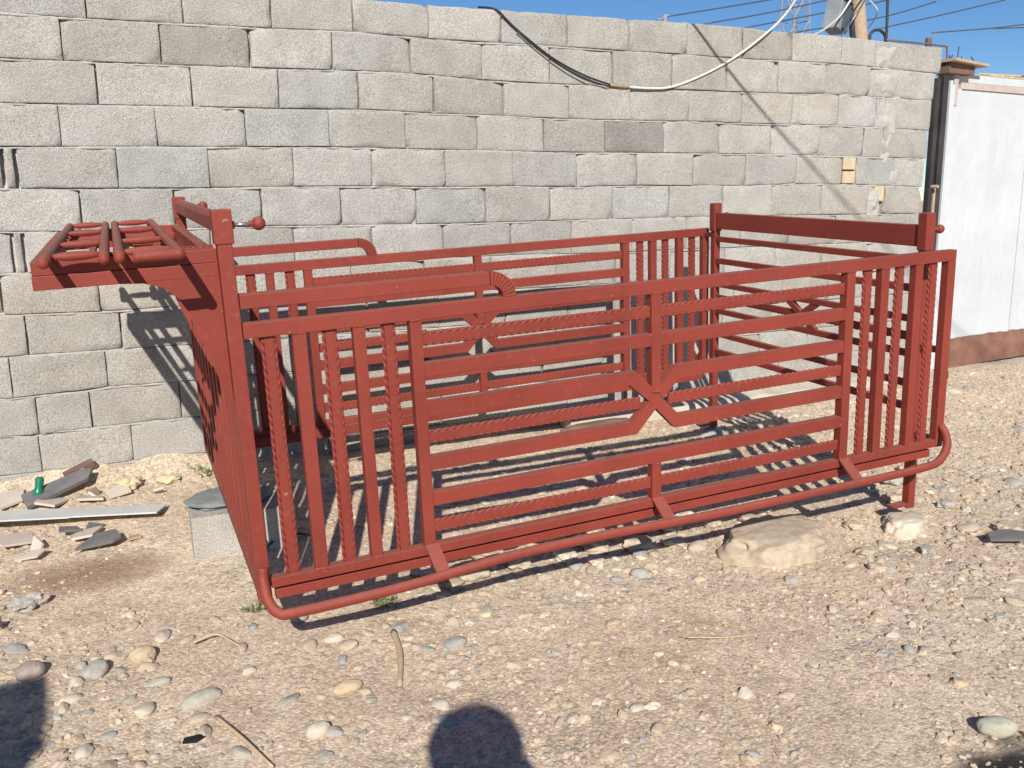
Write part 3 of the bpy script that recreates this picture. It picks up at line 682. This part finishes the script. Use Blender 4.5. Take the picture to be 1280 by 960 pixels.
for xa, xb, bent in ((-.460, -.326, False), (-.290, -.150, True)):
    bm = bmesh.new()
    tube(bm, smooth_path([(xa, YF, HZ), (xa, .5, HZ), (xa, 1.2, HZ), (xa, YR - .03, HZ), (xa, YR, HZ - .012), (xa, YR, HZ - .05)], 6), .0140, 12); ball(bm, (xa, YF, HZ), .0150, 2)
    if bent:
        tube(bm, smooth_path([(xa + .03, YF - .02, HZ), (xb - .03, YF - .02, HZ), (xb - .006, YF - .012, HZ), (xb + .0, YF + .03, HZ), (xb, .5, HZ), (xb, 1.2, HZ), (xb, YR - .03, HZ), (xb, YR, HZ - .012), (xb, YR, HZ - .05)], 6), .0138, 12)
    else:
        tube(bm, smooth_path([(xb, YF, HZ), (xb, .5, HZ), (xb, 1.2, HZ), (xb, YR - .03, HZ), (xb, YR, HZ - .012), (xb, YR, HZ - .05)], 6), .0140, 12); ball(bm, (xb, YF, HZ), .0150, 2)
    h = bm_obj('ladder_hoop', bm, MP, tray, True)
    # rungs belong to the hoop
    for y in (-.02, .42, 1.02, 1.57):
        bm_obj('ladder_rung', spindle(xa + .01, xb - .01, y), MP, tray, True)

# tail-end gate of the cage, set just inside the side panels
XF0, XF1 = 2.708, 2.745
for y0, y1 in ((.122, .160), (1.553, 1.591)):
    front = y0 < .5
    p = cap_post(XF0, XF1, y0, y1, -.347, .770, .920)
    knob(p, XF1 + .012, (y0 + y1) / 2, .85, .030, .0185)
    bm = bmesh.new(); ym = (y0 + y1) / 2
    prism(bm, [(XF0 - .085, ym - .02), (XF0 - .001, ym - .022), (XF0 - .001, ym + .022), (XF0 - .085, ym + .02)], 'z', -.332, -.322, .001)
    bm_obj('foot_plate', bm, MP, p)
bm = bmesh.new(); ya, yb = .1605, 1.5525
tg = bar('tail_gate', (2.710, ya, .783), (2.743, yb, .870), cage)
for z0, z1 in ((.713, .742), (.594, .624), (.466, .494), (.317, .346), (.187, .216), (.085, .115)):
    bar('flat_bar', (2.714, ya, z0), (2.738, yb, z1), tg)
yc = .86; twisted('twisted_bar', (2.726, ya, .405), (2.726, yc - .05, .405), .026, tg); twisted('twisted_bar', (2.726, yc + .05, .405), (2.726, yb, .405), .026, tg)
bm = bmesh.new()
for s in (1, -1):
    M, ln = frame_between((2.7265, yc - .10, .405 - s * .066), (2.7265, yc + .10, .405 + s * .066), (1, 0, 0))
    box(bm, (0, -.016, -.011 - .001 * s), (ln, .016, .011 - .001 * s), .002, M)
bm_obj('cross_ornament', bm, MP, tg)
for z in (.735, .36, -.02):
    bar('latch_lug', (2.712, .0365, z), (2.738, .1215, z + .024), tg); bar('latch_lug', (2.712, 1.5915, z), (2.738, W - .0365, z + .024), tg)
bar('latch_lug', (2.745, .006, .25), (2.757, .03, .285), tg)

# ------------------------------------------------------------------ supports and debris at left
bm = bmesh.new()
box(bm, (-.2, -.1, 0), (.2, .1, .19), .006)
bmesh.ops.subdivide_edges(bm, edges=bm.edges[:], cuts=3, use_grid_fill=True)
for v in bm.verts: v.co += Vector((noise.noise(v.co * 21), noise.noise(v.co * 21 + Vector((5,0,0))), noise.noise(v.co * 21 + Vector((0,9,0))))) * .004
o = bm_obj('support_block', bm, M_conc, None); o.location = (.485, 3.655, .0); o.rotation_euler = (0, 0, R(-3))
at = o.data.color_attributes.new('tone', 'FLOAT_COLOR', 'POINT'); at.data.foreach_set('color', np.tile(np.array((.47, .45, .415, 1), np.float32), len(o.data.vertices)))
o.data.materials.clear(); o.data.materials.append(MB)
tag(o, 'loose grey concrete block on the ground propping the cab end of the cage', 'block')
rock_obj('support_slab', 60, (.36, .27, .055), (.44, 3.72), M_rubber, 'flat grey green slab lying on the propping block under the cage', 'slab', .2, zabs=.212, rough=.3, lump=1.1, sub=4)

def plate(name, outline, thick, mat, loc, rot, label, cat, group=None, bev=.0015):
    bm = bmesh.new(); prism(bm, outline, 'z', -thick / 2, thick / 2, bev)
    o = bm_obj(name, bm, mat); o.location = loc; o.rotation_euler = rot
    return tag(o, label, cat, group)
plate('long_board', [(-.85, -.085), (-.02, -.075), (.0, -.066), (.335, -.062), (.355, .075), (-.85, .1)], .006, M_zinc, (-.13, 4.17, .088), (R(-4), R(1.5), R(-14)), 'long pale grey broken board lying on the debris at left', 'board')
plate('slate_strip', [(-.17, -.05), (.12, -.035), (.17, .02), (.13, .045), (-.15, .05)], .02, M_slate, (-.2, 4.5, .12), (R(18), R(-12), R(24)), 'dark slate strip propped on tile pieces behind the long board', 'slate piece')
plate('slate_chip', [(-.09, -.03), (.05, -.045), (.085, -.02), (.075, .05), (.0, .055)], .014, M_slate, (-.055, 3.85, .062), (R(8), R(-5), R(5)), 'small dark slate chip alone on the sand in front of the long board', 'slate piece')
plate('slate_chip', [(-.07, -.02), (.06, -.045), (.1, .01), (.02, .05), (-.06, .035)], .012, M_slate, (3.27, 2.32, .03), (R(8), R(-5), R(-25)), 'grey slate chip among the stones at the right edge', 'slate piece')
plate('slate_chip', [(-.04, -.02), (.05, -.015), (.04, .02), (-.03, .022)], .012, M_slate, (-.165, 4.02, .07), (R(8), R(12), R(15)), 'little dark slate chip poking out in front of the long board', 'slate piece')
tl = [((-.42, 4.52), .14, 8, -6, 40), ((-.24, 4.42), .12, 10, 6, 70), ((-.08, 4.40), .1, -6, 9, 10), ((-.36, 4.02), .13, 5, 8, 30), ((-.1, 3.98), .11, -9, 4, 75), ((.04, 4.44), .09, 12, -8, 20), ((-.5, 4.46), .12, 14, 5, 5)]
for i, ((x, y), s, a, bb, cc) in enumerate(tl):
    plate('tile_piece', [(-s*.6, -s*.4), (s*.5, -s*.5), (s*.62, s*.3), (s*.1, s*.5), (-s*.55, s*.35)], .011, M_tile, (x, y, gh(x, y) + .022), (R(a), R(bb), R(cc)), 'broken pale pinkish tile piece in the debris by the wall', 'tile piece', 'broken tile pieces by the wall')
for i in range(22):
    x, y = random.uniform(-.55, .5), random.choice([random.uniform(4.25, 4.62), random.uniform(3.85, 4.1)]); s_ = random.uniform(.02, .055)
    plate('debris_chip', [(-s_, -s_*.5), (s_*.7, -s_*.7), (s_, s_*.4), (-s_*.2, s_*.6)], random.uniform(.006, .012), random.choice([M_tile, M_tile, M_stick, M_slate, M_plank]), (x, y, gh(x, y) + s_ * .3), (random.gauss(0, .35), random.gauss(0, .35), random.uniform(0, 6)), 'small broken chip scattered in the debris by the wall', 'chip', 'small chips in the debris by the wall')
rock_obj('foam_lump', 71, (.14, .09, .07), (.09, 4.50), M_foam, 'yellow crumbling lump at the wall foot, left one of two', 'lump', .3, rough=.4, lump=2, sink=.1)
rock_obj('foam_lump', 72, (.13, .07, .05), (.27, 4.52), M_foam, 'flatter yellow lump at the wall foot, nearer the cage', 'lump', .1, rough=.4, lump=2, sink=.1)
rock_obj('foam_lump', 73, (.06, .05, .05), (-.1, 4.62), M_foam, 'tiny yellow lump beside the brown wood offcut', 'lump', .1, rough=.4, lump=2, sink=.1)
plate('wood_offcut', [(-.07, -.02), (.07, -.02), (.07, .02), (-.07, .02)], .03, M_brown, (-.115, 4.64, .155), (R(10), R(-18), R(15)), 'short dark brown wood offcut against the wall foot', 'wood piece')
bm = bmesh.new(); tube(bm, [(0, 0, 0), (0, 0, .035), (0, .003, .05), (.002, .006, .09), (.002, .007, .1)], [.02, .024, .017, .019, .012], 12)
o = bm_obj('plastic_bottle', bm, M_bottle, None, True); o.location = (-.29, 4.47, .085); o.rotation_euler = (R(-12), R(8), 0); tag(o, 'crushed green plastic bottle standing in the debris by the wall', 'bottle')
def stick(name, pts, r, mat, label, cat='stick'):
    bm = bmesh.new(); pp = smooth_path(pts, 6); tube(bm, pp, [r * (1 - .35 * i / len(pp)) for i in range(len(pp))], 7); return tag(bm_obj(name, bm, mat, None, True), label, cat)
stick('wood_stick', [(.797, 2.652, gh(.797,2.652) + .008), (.77, 2.5, gh(.77, 2.5) + .012), (.714, 2.334, gh(.714, 2.334) + .008)], .011, M_stick, 'thick dry wooden stick lying on the dirt before the cage')
stick('dry_twig', [(.21, 2.40, gh(.21,2.4) + .006), (.26, 2.24, gh(.26, 2.24) + .012), (.307, 2.10, gh(.307, 2.1) + .008)], .006, M_stick, 'thin dry twig on the gravel at lower left')
stick('dry_twig', [(.20, 2.86, gh(.2,2.86) + .016), (.27, 2.86, gh(.27, 2.86) + .028), (.33, 2.78, gh(.33, 2.78) + .014)], .004, M_stick, 'fine pale curved twig among the cobbles')
stick('dry_twig', [(1.62, 2.19, .02), (1.75, 2.14, .014), (1.86, 2.12, .012)], .003, M_stick, 'hair thin straw lying right of the person shadow')
stick('thin_wire', [(.52, 3.35, .06), (.56, 3.52, .05), (.66, 3.62, .045), (.74, 3.58, .04)], .006, M_cableb, 'thin dark bent wire on the sand inside the cage', 'wire')
plate('plastic_scrap', [(-.03, -.008), (0, -.014), (.035, -.002), (.02, .012), (-.02, .01)], .006, M_blackp, (.14, 2.31, gh(.14, 2.31) + .014), (R(14), R(8), R(10)), 'small black plastic scrap on the gravel at lower left', 'scrap')
rock_obj('dark_beam', 80, (.55, .12, .09), (2.62, 4.42), M_brown, 'dark brown timber lying at the foot of the wall behind the cage', 'timber', .05, rough=.12, zabs=.09)
# weeds
def weed(loc, n, h, label, seed):
    random.seed(seed); bm = bmesh.new()
    for k in range(n):
        a = random.uniform(0, 6.28); r = random.random() ** .6 * h * 1.1; bx, by = r * .5 * math.cos(a), r * .5 * math.sin(a)
        tx, ty, tz = r * math.cos(a) * 1.3, r * math.sin(a) * 1.3, h * random.uniform(.3, 1)
        w = .0035; ca, sa = math.cos(a + 1.57) * w, math.sin(a + 1.57) * w
        v = [bm.verts.new(q) for q in ((bx-ca, by-sa, 0), (bx+ca, by+sa, 0), ((bx+tx)/2+ca, (by+ty)/2+sa, tz*.7), (tx, ty, tz), ((bx+tx)/2-ca, (by+ty)/2-sa, tz*.7))]
        bm.faces.new(v)
        for q in range(2):
            c = Vector(((bx+tx)/2, (by+ty)/2, tz*.6)) + Vector((random.gauss(0, .012), random.gauss(0, .012), random.gauss(0, .008))); s = .009
            d1 = Vector((random.gauss(0, 1), random.gauss(0, 1), random.gauss(0, .4))).normalized() * s; d2 = Vector((random.gauss(0, 1), random.gauss(0, 1), random.gauss(0, .6))).normalized() * s * .5
            bm.faces.new([bm.verts.new(c + x) for x in (d1, d2, -d1, -d2)])
    o = bm_obj('weed', bm, M_weed); o.location = (*loc, gh(*loc) - .003); tag(o, label, 'weed')
weed((.42, 3.05), 26, .04, 'small green weed tuft at the foot of the cage near post', 1)
weed((.84, 2.90), 60, .045, 'low green weed spreading under the step pipe', 2)
weed((1.02, 3.02), 34, .04, 'small weed sprig in the rubble behind the step bracket', 3)
weed((.44, 4.55), 26, .06, 'grey green weed growing at the wall foot beside the cage', 4)

# ------------------------------------------------------------------ gate and posts at right
G0 = Vector((5.5, 4.74, 0)); ga = .105
GM = Matrix.Translation(G0) @ Matrix.Rotation(ga, 4, 'Z')
def gbx(bm, x0, x1, y0, y1, z0, z1, bev=.003): box(bm, (x0, y0, z0), (x1, y1, z1), bev, GM)
gate = empty('sheet_gate', G0); tag(gate, 'white painted sheet metal gate with a rusty brown bottom rail', 'gate')
gate.rotation_euler = (0, 0, ga)
def gobj(name, parts, mat, parent=gate):
    bm = bmesh.new()
    for p in parts: box(bm, (p[0], p[2], p[4]), (p[1], p[3], p[5]), .003)
    return bm_obj(name, bm, mat, parent)
gobj('door_leaf', [(.255, 1.158, .012, .03, .30, 2.118)], M_white); gobj('door_leaf', [(1.166, 2.6, .010, .03, .30, 2.118)], M_white)
gobj('head_rail', [(.262, 2.6, .0, .035, 2.119, 2.165)], M_rustpale)
gobj('top_rail', [(.2, 2.6, .003, .05, 2.166, 2.222)], M_white)
gobj('gate_stile', [(.16, .252, -.012, .045, .1, 2.118)], M_white)
bm = bmesh.new(); prev = None
for k in range(60):
    x = .2 + 2.4 * k / 59; n = noise.noise((x * 4, 2, 1)); zt = .315 + .016 * n + .008 * noise.noise((x * 13, 2, 1))
    rg = [bm.verts.new(q) for q in ((x, .0, .09), (x, -.006 + .012 * n, .2), (x, .004, zt), (x, .009, zt))]
    if prev:
        for i in range(3): bm.faces.new((prev[i], prev[i+1], rg[i+1], rg[i]))
    prev = rg
bm_obj('bottom_rail', bm, M_rust, gate, True)
gobj('sill_timber', [(.1, 2.6, -.12, -.02, -.03, .075)], M_conc)
post = empty('gate_post', G0); post.rotation_euler = (0, 0, ga); tag(post, 'bundle of dark steel and white angle gate posts at the end of the block wall', 'gate post')
gobj('dark_post', [(-.085, -.045, -.05, -.01, -.05, 2.17)], M_dark, post)
gobj('dark_post', [(-.012, .045, -.05, .0, -.05, 2.19)], M_dark, post)
gobj('pale_angle', [(-.036, -.016, -.055, -.035, -.05, 1.45)], M_plank, post)
gobj('white_angle', [(.055, .075, -.06, .03, -.05, 2.16), (.078, .15, -.03, .02, -.05, 2.14)], M_white, post)
gobj('white_angle', [(.152, .2, -.02, .03, 2.0, 2.245)], M_rustpale, post)
bm = bmesh.new(); tube(bm, [(-.06, -.03, 1.44), (-.06, -.1, 1.44)], .012, 8); bm_obj('hinge_pin', bm, M_plank, post)
pl = plate('lintel_plank', [(0, -.12), (.42, -.1), (.42, .12), (0, .12)], .02, M_plank, tuple(G0 + Vector((.0, 0, 2.29))), (0, R(2), ga), 'weathered short plank laid on top of the gate post', 'plank')
b2 = plate('lintel_block', [(0, -.06), (.29, -.06), (.29, .08), (0, .08)],   .065, M_brown, tuple(G0 + Vector((.02, 0, 2.24))), (0, 0, ga), 'dark brown timber block under the short plank on the gate post', 'timber')
bm = bmesh.new()
for k in range(9):
    x = .1 + k * .035; tube(bm, [(x, random.uniform(-.06, .06), 2.295), (x + random.gauss(0, .004), 0, 2.295 + random.uniform(.02, .05))], .004, 5)
tube(bm, [(.19, 0, 2.295), (.195, 0, 2.40)], .004, 6)
bmesh.ops.transform(bm, matrix=GM, verts=bm.verts); tag(bm_obj('nail_row', bm, M_dark), 'row of bent nails standing up from the short plank', 'nails')
bm = bmesh.new()
for k in range(90):
    x = .62 + random.random() * 1.9; y = .05 + random.random() * .3; d = Vector((random.gauss(0, .1), random.uniform(-.15, .1), random.gauss(.0, .012)))
    p0 = Vector((x, y, 2.235 + random.random() * .03)); tube(bm, [p0, p0 + d], .009, 5)
box(bm, (.6, .0, 2.2225), (2.6, .4, 2.235), .002)
bmesh.ops.transform(bm, matrix=GM, verts=bm.verts); tag(bm_obj('reed_roof', bm, M_reed), 'ragged strip of dry straw thatch along the gate top', 'thatch')

# ------------------------------------------------------------------ camera frame (measured) for placing far things at real distances
CAM = Vector((0, 0, 1.389)); cr = Vector((.905902, -.423337, -.011255)); cu = Vector((.094315, .175772, .979902)); cf = Vector((.412851, .888757, -.199159)); FPX = 1138.16
def at_y(px, py, y):
    d = cr * ((px - 640) / FPX) - cu * ((py - 480) / FPX) + cf; return CAM + d * ((y - CAM.y) / d.y)
def tube_thing(name, pts, r, mat, label, cat, seg=8, sm=True, group=None):
    bm = bmesh.new(); tube(bm, smooth_path(pts, 7) if sm else pts, r, seg); return tag(bm_obj(name, bm, mat, None, True), label, cat, group)
yw = WALL_Y - .012
tube_thing('black_cable', [at_y(598, 9, WALL_Y + .12), at_y(612, 10, WALL_Y + .02), at_y(623, 14, yw), at_y(645, 36, yw), at_y(690, 72, yw), at_y(730, 94, yw), at_y(766, 107, yw)], .0055, M_cableb, 'thin black cable drooping down the wall from its top', 'cable')
tube_thing('black_cable', [at_y(646, 39, yw - .008), at_y(690, 75, yw - .008), at_y(728, 98, yw - .008), at_y(762, 108, yw - .006)], .004, M_cableb, 'second thin black strand running beside the drooping black cable', 'cable')
wc = tube_thing('white_cable', [at_y(764, 106, yw - .004), at_y(785, 108.5, yw), at_y(815, 110.5, yw), at_y(842, 108, yw), at_y(880, 93, yw), at_y(918, 72, yw), at_y(955, 44, yw - .01), at_y(980, 20, yw + .05), at_y(995, -2, yw + .3), at_y(1008, -30, yw + .7), at_y(1030, -90, 6.3)], .0072, M_cablew, 'thick white cable drooping across the top of the block wall', 'cable', 10)
bm = bmesh.new(); tube(bm, smooth_path([at_y(763, 106, yw - .004), at_y(774, 107.6, yw - .003), at_y(786, 108.6, yw - .002)], 5), .0095, 10); bm_obj('tape_joint', bm, M_tape, wc, True)
# overhead service line whose shadow crosses the wall
tube_thing('overhead_wire', [Vector((2.6, 7.0, 6.5)), Vector((2.78, 5.0, 3.25)), Vector((3.02, 3.76, 3.02)), Vector((2.83, -.02, 4.45)), Vector((2.7, -2.6, 5.5)), Vector((2.6, -5, 6.6))], .0085, M_cableb, 'overhead service wire sagging above the yard, throwing the slanting shadow on the wall', 'wire')
# utility pole and meter box behind the wall
PY = 6.4
pb, pt = at_y(1081, 60, PY), at_y(1068, -60, PY)
pole = empty('utility_pole', (pb.x, PY, 0)); tag(pole, 'brown wooden utility pole rising behind the wall top', 'pole')
bm = bmesh.new(); tube(bm, [Vector((pb.x + .02, PY, -.1)) , Vector((pb.x, PY, 2.4)), Vector((pt.x, PY, pt.z)), Vector((pt.x - .1, PY, 6.2))], [.085, .068, .06, .05], 14)
o = bm_obj('pole_shaft', bm, M_wood, pole, True); o.location = (-pb.x, -PY, 0)
bm = bmesh.new(); a = at_y(1066, 48, PY - .1); c2 = at_y(1060, -20, PY - .1); tube(bm, [a - Vector((0, 0, .6)), a, c2], .025, 8); o = bm_obj('dark_conduit', bm, M_dark, pole); o.location = (-pb.x, -PY, 0)
mb = empty('meter_box', at_y(1047, 20, PY - .25)); tag(mb, 'tilted grey electric box hanging on the utility pole', 'box'); mb.rotation_euler = (R(4), R(11), R(24))
bar_ = lambda n, a, b, m, p: (lambda bm: (box(bm, a, b, .008), bm_obj(n, bm, m, p))[1])(bmesh.new())
bar_('box_body', (-.09, -.06, -.125), (.09, .08, .115), M_box, mb); bar_('box_door', (-.028, -.075, -.112), (.084, -.0605, .103), M_boxdark, mb); bar_('box_side', (.0905, -.058, -.122), (.10, .078, .112), M_boxdark, mb); bar_('box_hood', (-.10, -.085, .116), (.10, .085, .128), M_box, mb)
tube_thing('white_wire', [at_y(1100, -40, PY - .3), at_y(1068, -6, PY - .4), at_y(1050, 20, PY - .45), at_y(1030, 37, 5.6), at_y(1012, 46, 5.1)], .008, M_cablew, 'white wire passing in front of the tilted grey box', 'wire')
tube_thing('grey_wire', [at_y(1092, -20, PY - .2), at_y(1074, 12, PY - .3), at_y(1058, 36, PY - .35), at_y(1046, 52, 5.6)], .007, M_steel, 'grey wire slanting between the box and the pole', 'wire')
tube_thing('white_wire', [at_y(1083, -4, PY), at_y(1092, 6, PY), at_y(1097, 14, PY), at_y(1092, 26, PY + .1), at_y(1084, 36, PY + .2)], .006, M_cablew, 'loose curling white wire right of the pole', 'wire')
tube_thing('steel_rod', [at_y(1107, 60, 4.85), at_y(1109, 20, 4.85), at_y(1111, -60, 4.85)], .009, M_dark, 'thin dark rod standing on the wall top right of the pole', 'rod')
tube_thing('hoop_pipe', [at_y(1087, 52, 4.85), at_y(1088, 43, 4.85), at_y(1093, 38, 4.85), at_y(1100, 38, 4.85), at_y(1106, 44, 4.85), at_y(1107, 52, 4.85)], .010, M_dark, 'small dark hoop of pipe on the wall top', 'pipe')
tube_thing('conduit', [at_y(1108, 50, 4.72), at_y(1150, 54, 4.72), at_y(1176, 57, 4.72), at_y(1182.5, 58, 4.72), at_y(1184, 62, 4.72), at_y(1183, 80, 4.72)], .0065, M_brown, 'thin brown conduit running along the wall top end and turning down', 'pipe')
bm = bmesh.new(); q = at_y(1160.5, 53, 4.8); box(bm, (q.x - .02, q.y - .015, 2.36), (q.x + .02, q.y + .015, 2.45), .008); tag(bm_obj('brick_stub', bm, M_brown), 'small brown brick standing on the wall top', 'brick')
# far pylon and power lines
def strut(bm, a, b, r): tube(bm, [a, b], r, 5)
FY = 60.0; base = at_y(992, 60, FY); sc = (at_y(1003, 38, FY) - at_y(983, 38, FY)).length
bm = bmesh.new(); hgt = 30; x0 = base.x
lv = [(z, 1.25 * (1 - (z / hgt) * .75)) for z in np.linspace(0, hgt, 13)]
for (za, wa), (zb_, wb) in zip(lv, lv[1:]):
    cs = [(-1, -1), (1, -1), (1, 1), (-1, 1)]
    for k in range(4):
        a1, a2 = cs[k], cs[(k + 1) % 4]
        P1, P2, Q1, Q2 = Vector((x0 + a1[0]*wa, FY + a1[1]*wa, za)), Vector((x0 + a2[0]*wa, FY + a2[1]*wa, za)), Vector((x0 + a1[0]*wb, FY + a1[1]*wb, zb_)), Vector((x0 + a2[0]*wb, FY + a2[1]*wb, zb_))
        strut(bm, P1, Q1, .07); strut(bm, P1, Q2, .045); strut(bm, P2, Q1, .045); strut(bm, Q1, Q2, .04)
for z in (22, 26):
    for s in (-1, 1): strut(bm, Vector((x0, FY, z)), Vector((x0 + s * 5, FY, z + .6)), .08); strut(bm, Vector((x0, FY, z + 1.6)), Vector((x0 + s * 5, FY, z + .6)), .06)
tag(bm_obj('lattice_pylon', bm, M_galv), 'distant steel lattice pylon rising behind the wall', 'pylon')
wires = [((826, 22), (960, 0), (1100, -26)), ((880, 30), (980, 12), (1130, -22)), ((930, 35), (1030, 16), (1160, -10)), ((985, 42), (1100, 22), (1170, 2)), ((1098, 36), (1180, 18), (1256, 0)), ((1165, 41), (1242, 35), (1300, 28)), ((1242, 36), (1290, 34), (1340, 33))]
wl = ['topmost thin power line in the sky left of the pylon', 'second power line running behind the pylon', 'third power line passing just above the wall top', 'power line passing behind the pole from the wall top', 'long power line climbing right from the thin rod', 'low power line running right from the brown brick', 'faint far power line at the right edge of the sky']
for (a, b_, c_), lab in zip(wires, wl):
    tube_thing('power_line', [at_y(*a, 45), at_y(*b_, 45), at_y(*c_, 45)], .042, M_line, lab, 'power line', 5)
bm = bmesh.new(); q = at_y(831, 30, 45); tube(bm, [Vector((q.x, 45, 0)), Vector((q.x, 45, at_y(831, 18, 45).z))], .12, 8)
z = at_y(831, 21, 45).z; tube(bm, [Vector((q.x - .5, 45, z - .2)), Vector((q.x + .25, 45, z + .1))], .06, 6); tag(bm_obj('far_pole', bm, M_galv), 'tip of a distant power pole just above the wall', 'pole')

# ------------------------------------------------------------------ what throws the foreground shadows (stands behind the photographer's camera)
def person():
    J = {'pelvis': (0, 0, .93), 'belly': (0, .01, 1.08), 'chest': (0, .0, 1.27), 'neck': (0, .015, 1.43), 'head': (0, .03, 1.52), 'crown': (0, .02, 1.62),
         'ls': (-.17, 0, 1.37), 'le': (-.27, .12, 1.16), 'lw': (-.10, .25, 1.30), 'lh': (-.06, .28, 1.36), 'rs': (.17, 0, 1.37), 're': (.35, .06, 1.30), 'rw': (.10, .25, 1.30), 'rh': (.06, .28, 1.36),
         'lhip': (-.09, 0, .88), 'lk': (-.10, .02, .49), 'la': (-.11, -.01, .08), 'lt': (-.13, .13, .03), 'rhip': (.09, 0, .88), 'rk': (.10, .02, .49), 'ra': (.11, -.01, .08), 'rt': (.13, .13, .03)}
    rad = dict(pelvis=.15, belly=.14, chest=.16, neck=.064, head=.088, crown=.08, ls=.078, le=.055, lw=.036, lh=.038, rs=.078, re=.055, rw=.032, rh=.035, lhip=.092, lk=.06, la=.04, lt=.033, rhip=.092, rk=.06, ra=.04, rt=.033)
    E = [('pelvis','belly'),('belly','chest'),('chest','neck'),('neck','head'),('head','crown'),('chest','ls'),('ls','le'),('le','lw'),('lw','lh'),('chest','rs'),('rs','re'),('re','rw'),('rw','rh'),('pelvis','lhip'),('lhip','lk'),('lk','la'),('la','lt'),('pelvis','rhip'),('rhip','rk'),('rk','ra'),('ra','rt')]
    ks = list(J); me = bpy.data.meshes.new('person'); me.from_pydata([J[k] for k in ks], [(ks.index(a), ks.index(b)) for a, b in E], [])
    o = link('person', me, M_shirt)
    sk = o.modifiers.new('skin', 'SKIN'); me.skin_vertices.new() if not me.skin_vertices else None
    for i, k in enumerate(ks): me.skin_vertices[0].data[i].radius = (rad[k], rad[k] * (.75 if k in ('pelvis', 'belly', 'chest') else 1)); me.skin_vertices[0].data[i].use_root = k == 'pelvis'
    ss = o.modifiers.new('sub', 'SUBSURF'); ss.levels = ss.render_levels = 2
    dg = bpy.context.evaluated_depsgraph_get(); me2 = bpy.data.meshes.new_from_object(o.evaluated_get(dg))
    o.modifiers.clear(); o.data = me2; me2.polygons.foreach_set('use_smooth', [True] * len(me2.polygons))
    bm = bmesh.new()
    for s in (-1, 1):      # fingers curled round the phone
        for k in range(4): tube(bm, smooth_path([(s * .055, .285, 1.335 + k * .021), (s * .075, .318, 1.342 + k * .021), (s * .052, .345, 1.345 + k * .02), (s * .03, .342, 1.347 + k * .02)], 4), .0085, 6)
        tube(bm, smooth_path([(s * .05, .27, 1.345), (s * .035, .29, 1.385), (s * .012, .30, 1.40)], 4), .010, 6)
    bm_obj('fingers', bm, M_skin, o, True)
    bm = bmesh.new(); ball(bm, (-.01, .005, 1.565), .112, 3, (.98, 1.05, 1.0)); bm_obj('hair', bm, M_hair, o, True)
    bm = bmesh.new(); ball(bm, (0, .05, 1.535), .088, 3, (.86, 1.0, 1.2)); ball(bm, (0, .142, 1.525), .016, 2); 
    for s in (-1, 1): ball(bm, (s * .078, .04, 1.535), .02, 2, (.5, 1, 1.4)); ball(bm, (s * .03, .127, 1.552), .012, 2)
    bm_obj('face', bm, M_skin, o, True)
    return tag(o, 'person in dark clothes standing with raised hands, casting the shadow at bottom centre', 'person')
pz = person(); pz.location = (-.125, -.34, 0); pz.rotation_euler = (0, 0, R(-24)); pz.scale = (1.16, 1, .985)
# stand-in pillar added out of view to cast the square shadow at lower left
bm = bmesh.new()
for k in range(9): box(bm, (-.24, -.2, k * .188 + .004), (.24, .2, (k + 1) * .188), .006)
box(bm, (-.225, -.185, .01), (.225, .185, 1.68), 0)
pill = bm_obj('shadow_pillar', bm, MB); pill.location = (-1.50, .09, 0)
at = pill.data.color_attributes.new('tone', 'FLOAT_COLOR', 'POINT'); at.data.foreach_set('color', np.tile(np.array((.45, .43, .40, 1), np.float32), len(pill.data.vertices)))
bm = bmesh.new(); box(bm, (-.245, -.205, 1.693), (.245, .205, 1.73), .006); bm_obj('shadow_pillar_cap', bm, M_conc, pill)
tag(pill, 'added stand-in block pillar, out of view, casting the square shadow at lower left', 'pillar')

# ------------------------------------------------------------------ light, sky, camera
world = bpy.data.worlds.new('World'); S.world = world; world.use_nodes = True
nt = world.node_tree; bg = nt.nodes['Background']; sky = nt.nodes.new('ShaderNodeTexSky'); sky.sky_type = 'NISHITA'; sky.sun_disc = False
sky.sun_elevation = LIGHT_EL; sky.sun_rotation = LIGHT_AZ + math.pi; sky.altitude = 2500; sky.air_density = 1.0; sky.dust_density = 0.05; sky.ozone_density = 4
hsv = nt.nodes.new('ShaderNodeHueSaturation'); hsv.inputs['Saturation'].default_value = 1.14; nt.links.new(sky.outputs[0], hsv.inputs['Color']); nt.links.new(hsv.outputs[0], bg.inputs[0]); bg.inputs[1].default_value = .072
sun = bpy.data.lights.new('sun', 'SUN'); sun.energy = 4.3; sun.angle = R(.53); sun.color = (1, .95, .87)
so = bpy.data.objects.new('sun', sun); COL.objects.link(so)
ld = Vector((math.sin(LIGHT_AZ) * math.cos(LIGHT_EL), math.cos(LIGHT_AZ) * math.cos(LIGHT_EL), -math.sin(LIGHT_EL)))
so.rotation_euler = ld.to_track_quat('-Z', 'Y').to_euler(); so.location = (-3, -8, 6)
cam = bpy.data.cameras.new('camera'); co = bpy.data.objects.new('camera', cam); COL.objects.link(co)
cam.sensor_width = 36; cam.lens = FPX / 1280 * 36; cam.clip_end = 2000; cam.clip_start = .05
co.matrix_world = Matrix(((cr.x, cu.x, -cf.x, CAM.x), (cr.y, cu.y, -cf.y, CAM.y), (cr.z, cu.z, -cf.z, CAM.z), (0, 0, 0, 1)))
S.camera = co
vs = S.view_settings; vs.view_transform = 'Standard'; vs.look = 'None'; vs.gamma = 1; vs.use_curve_mapping = False; vs.exposure = .45
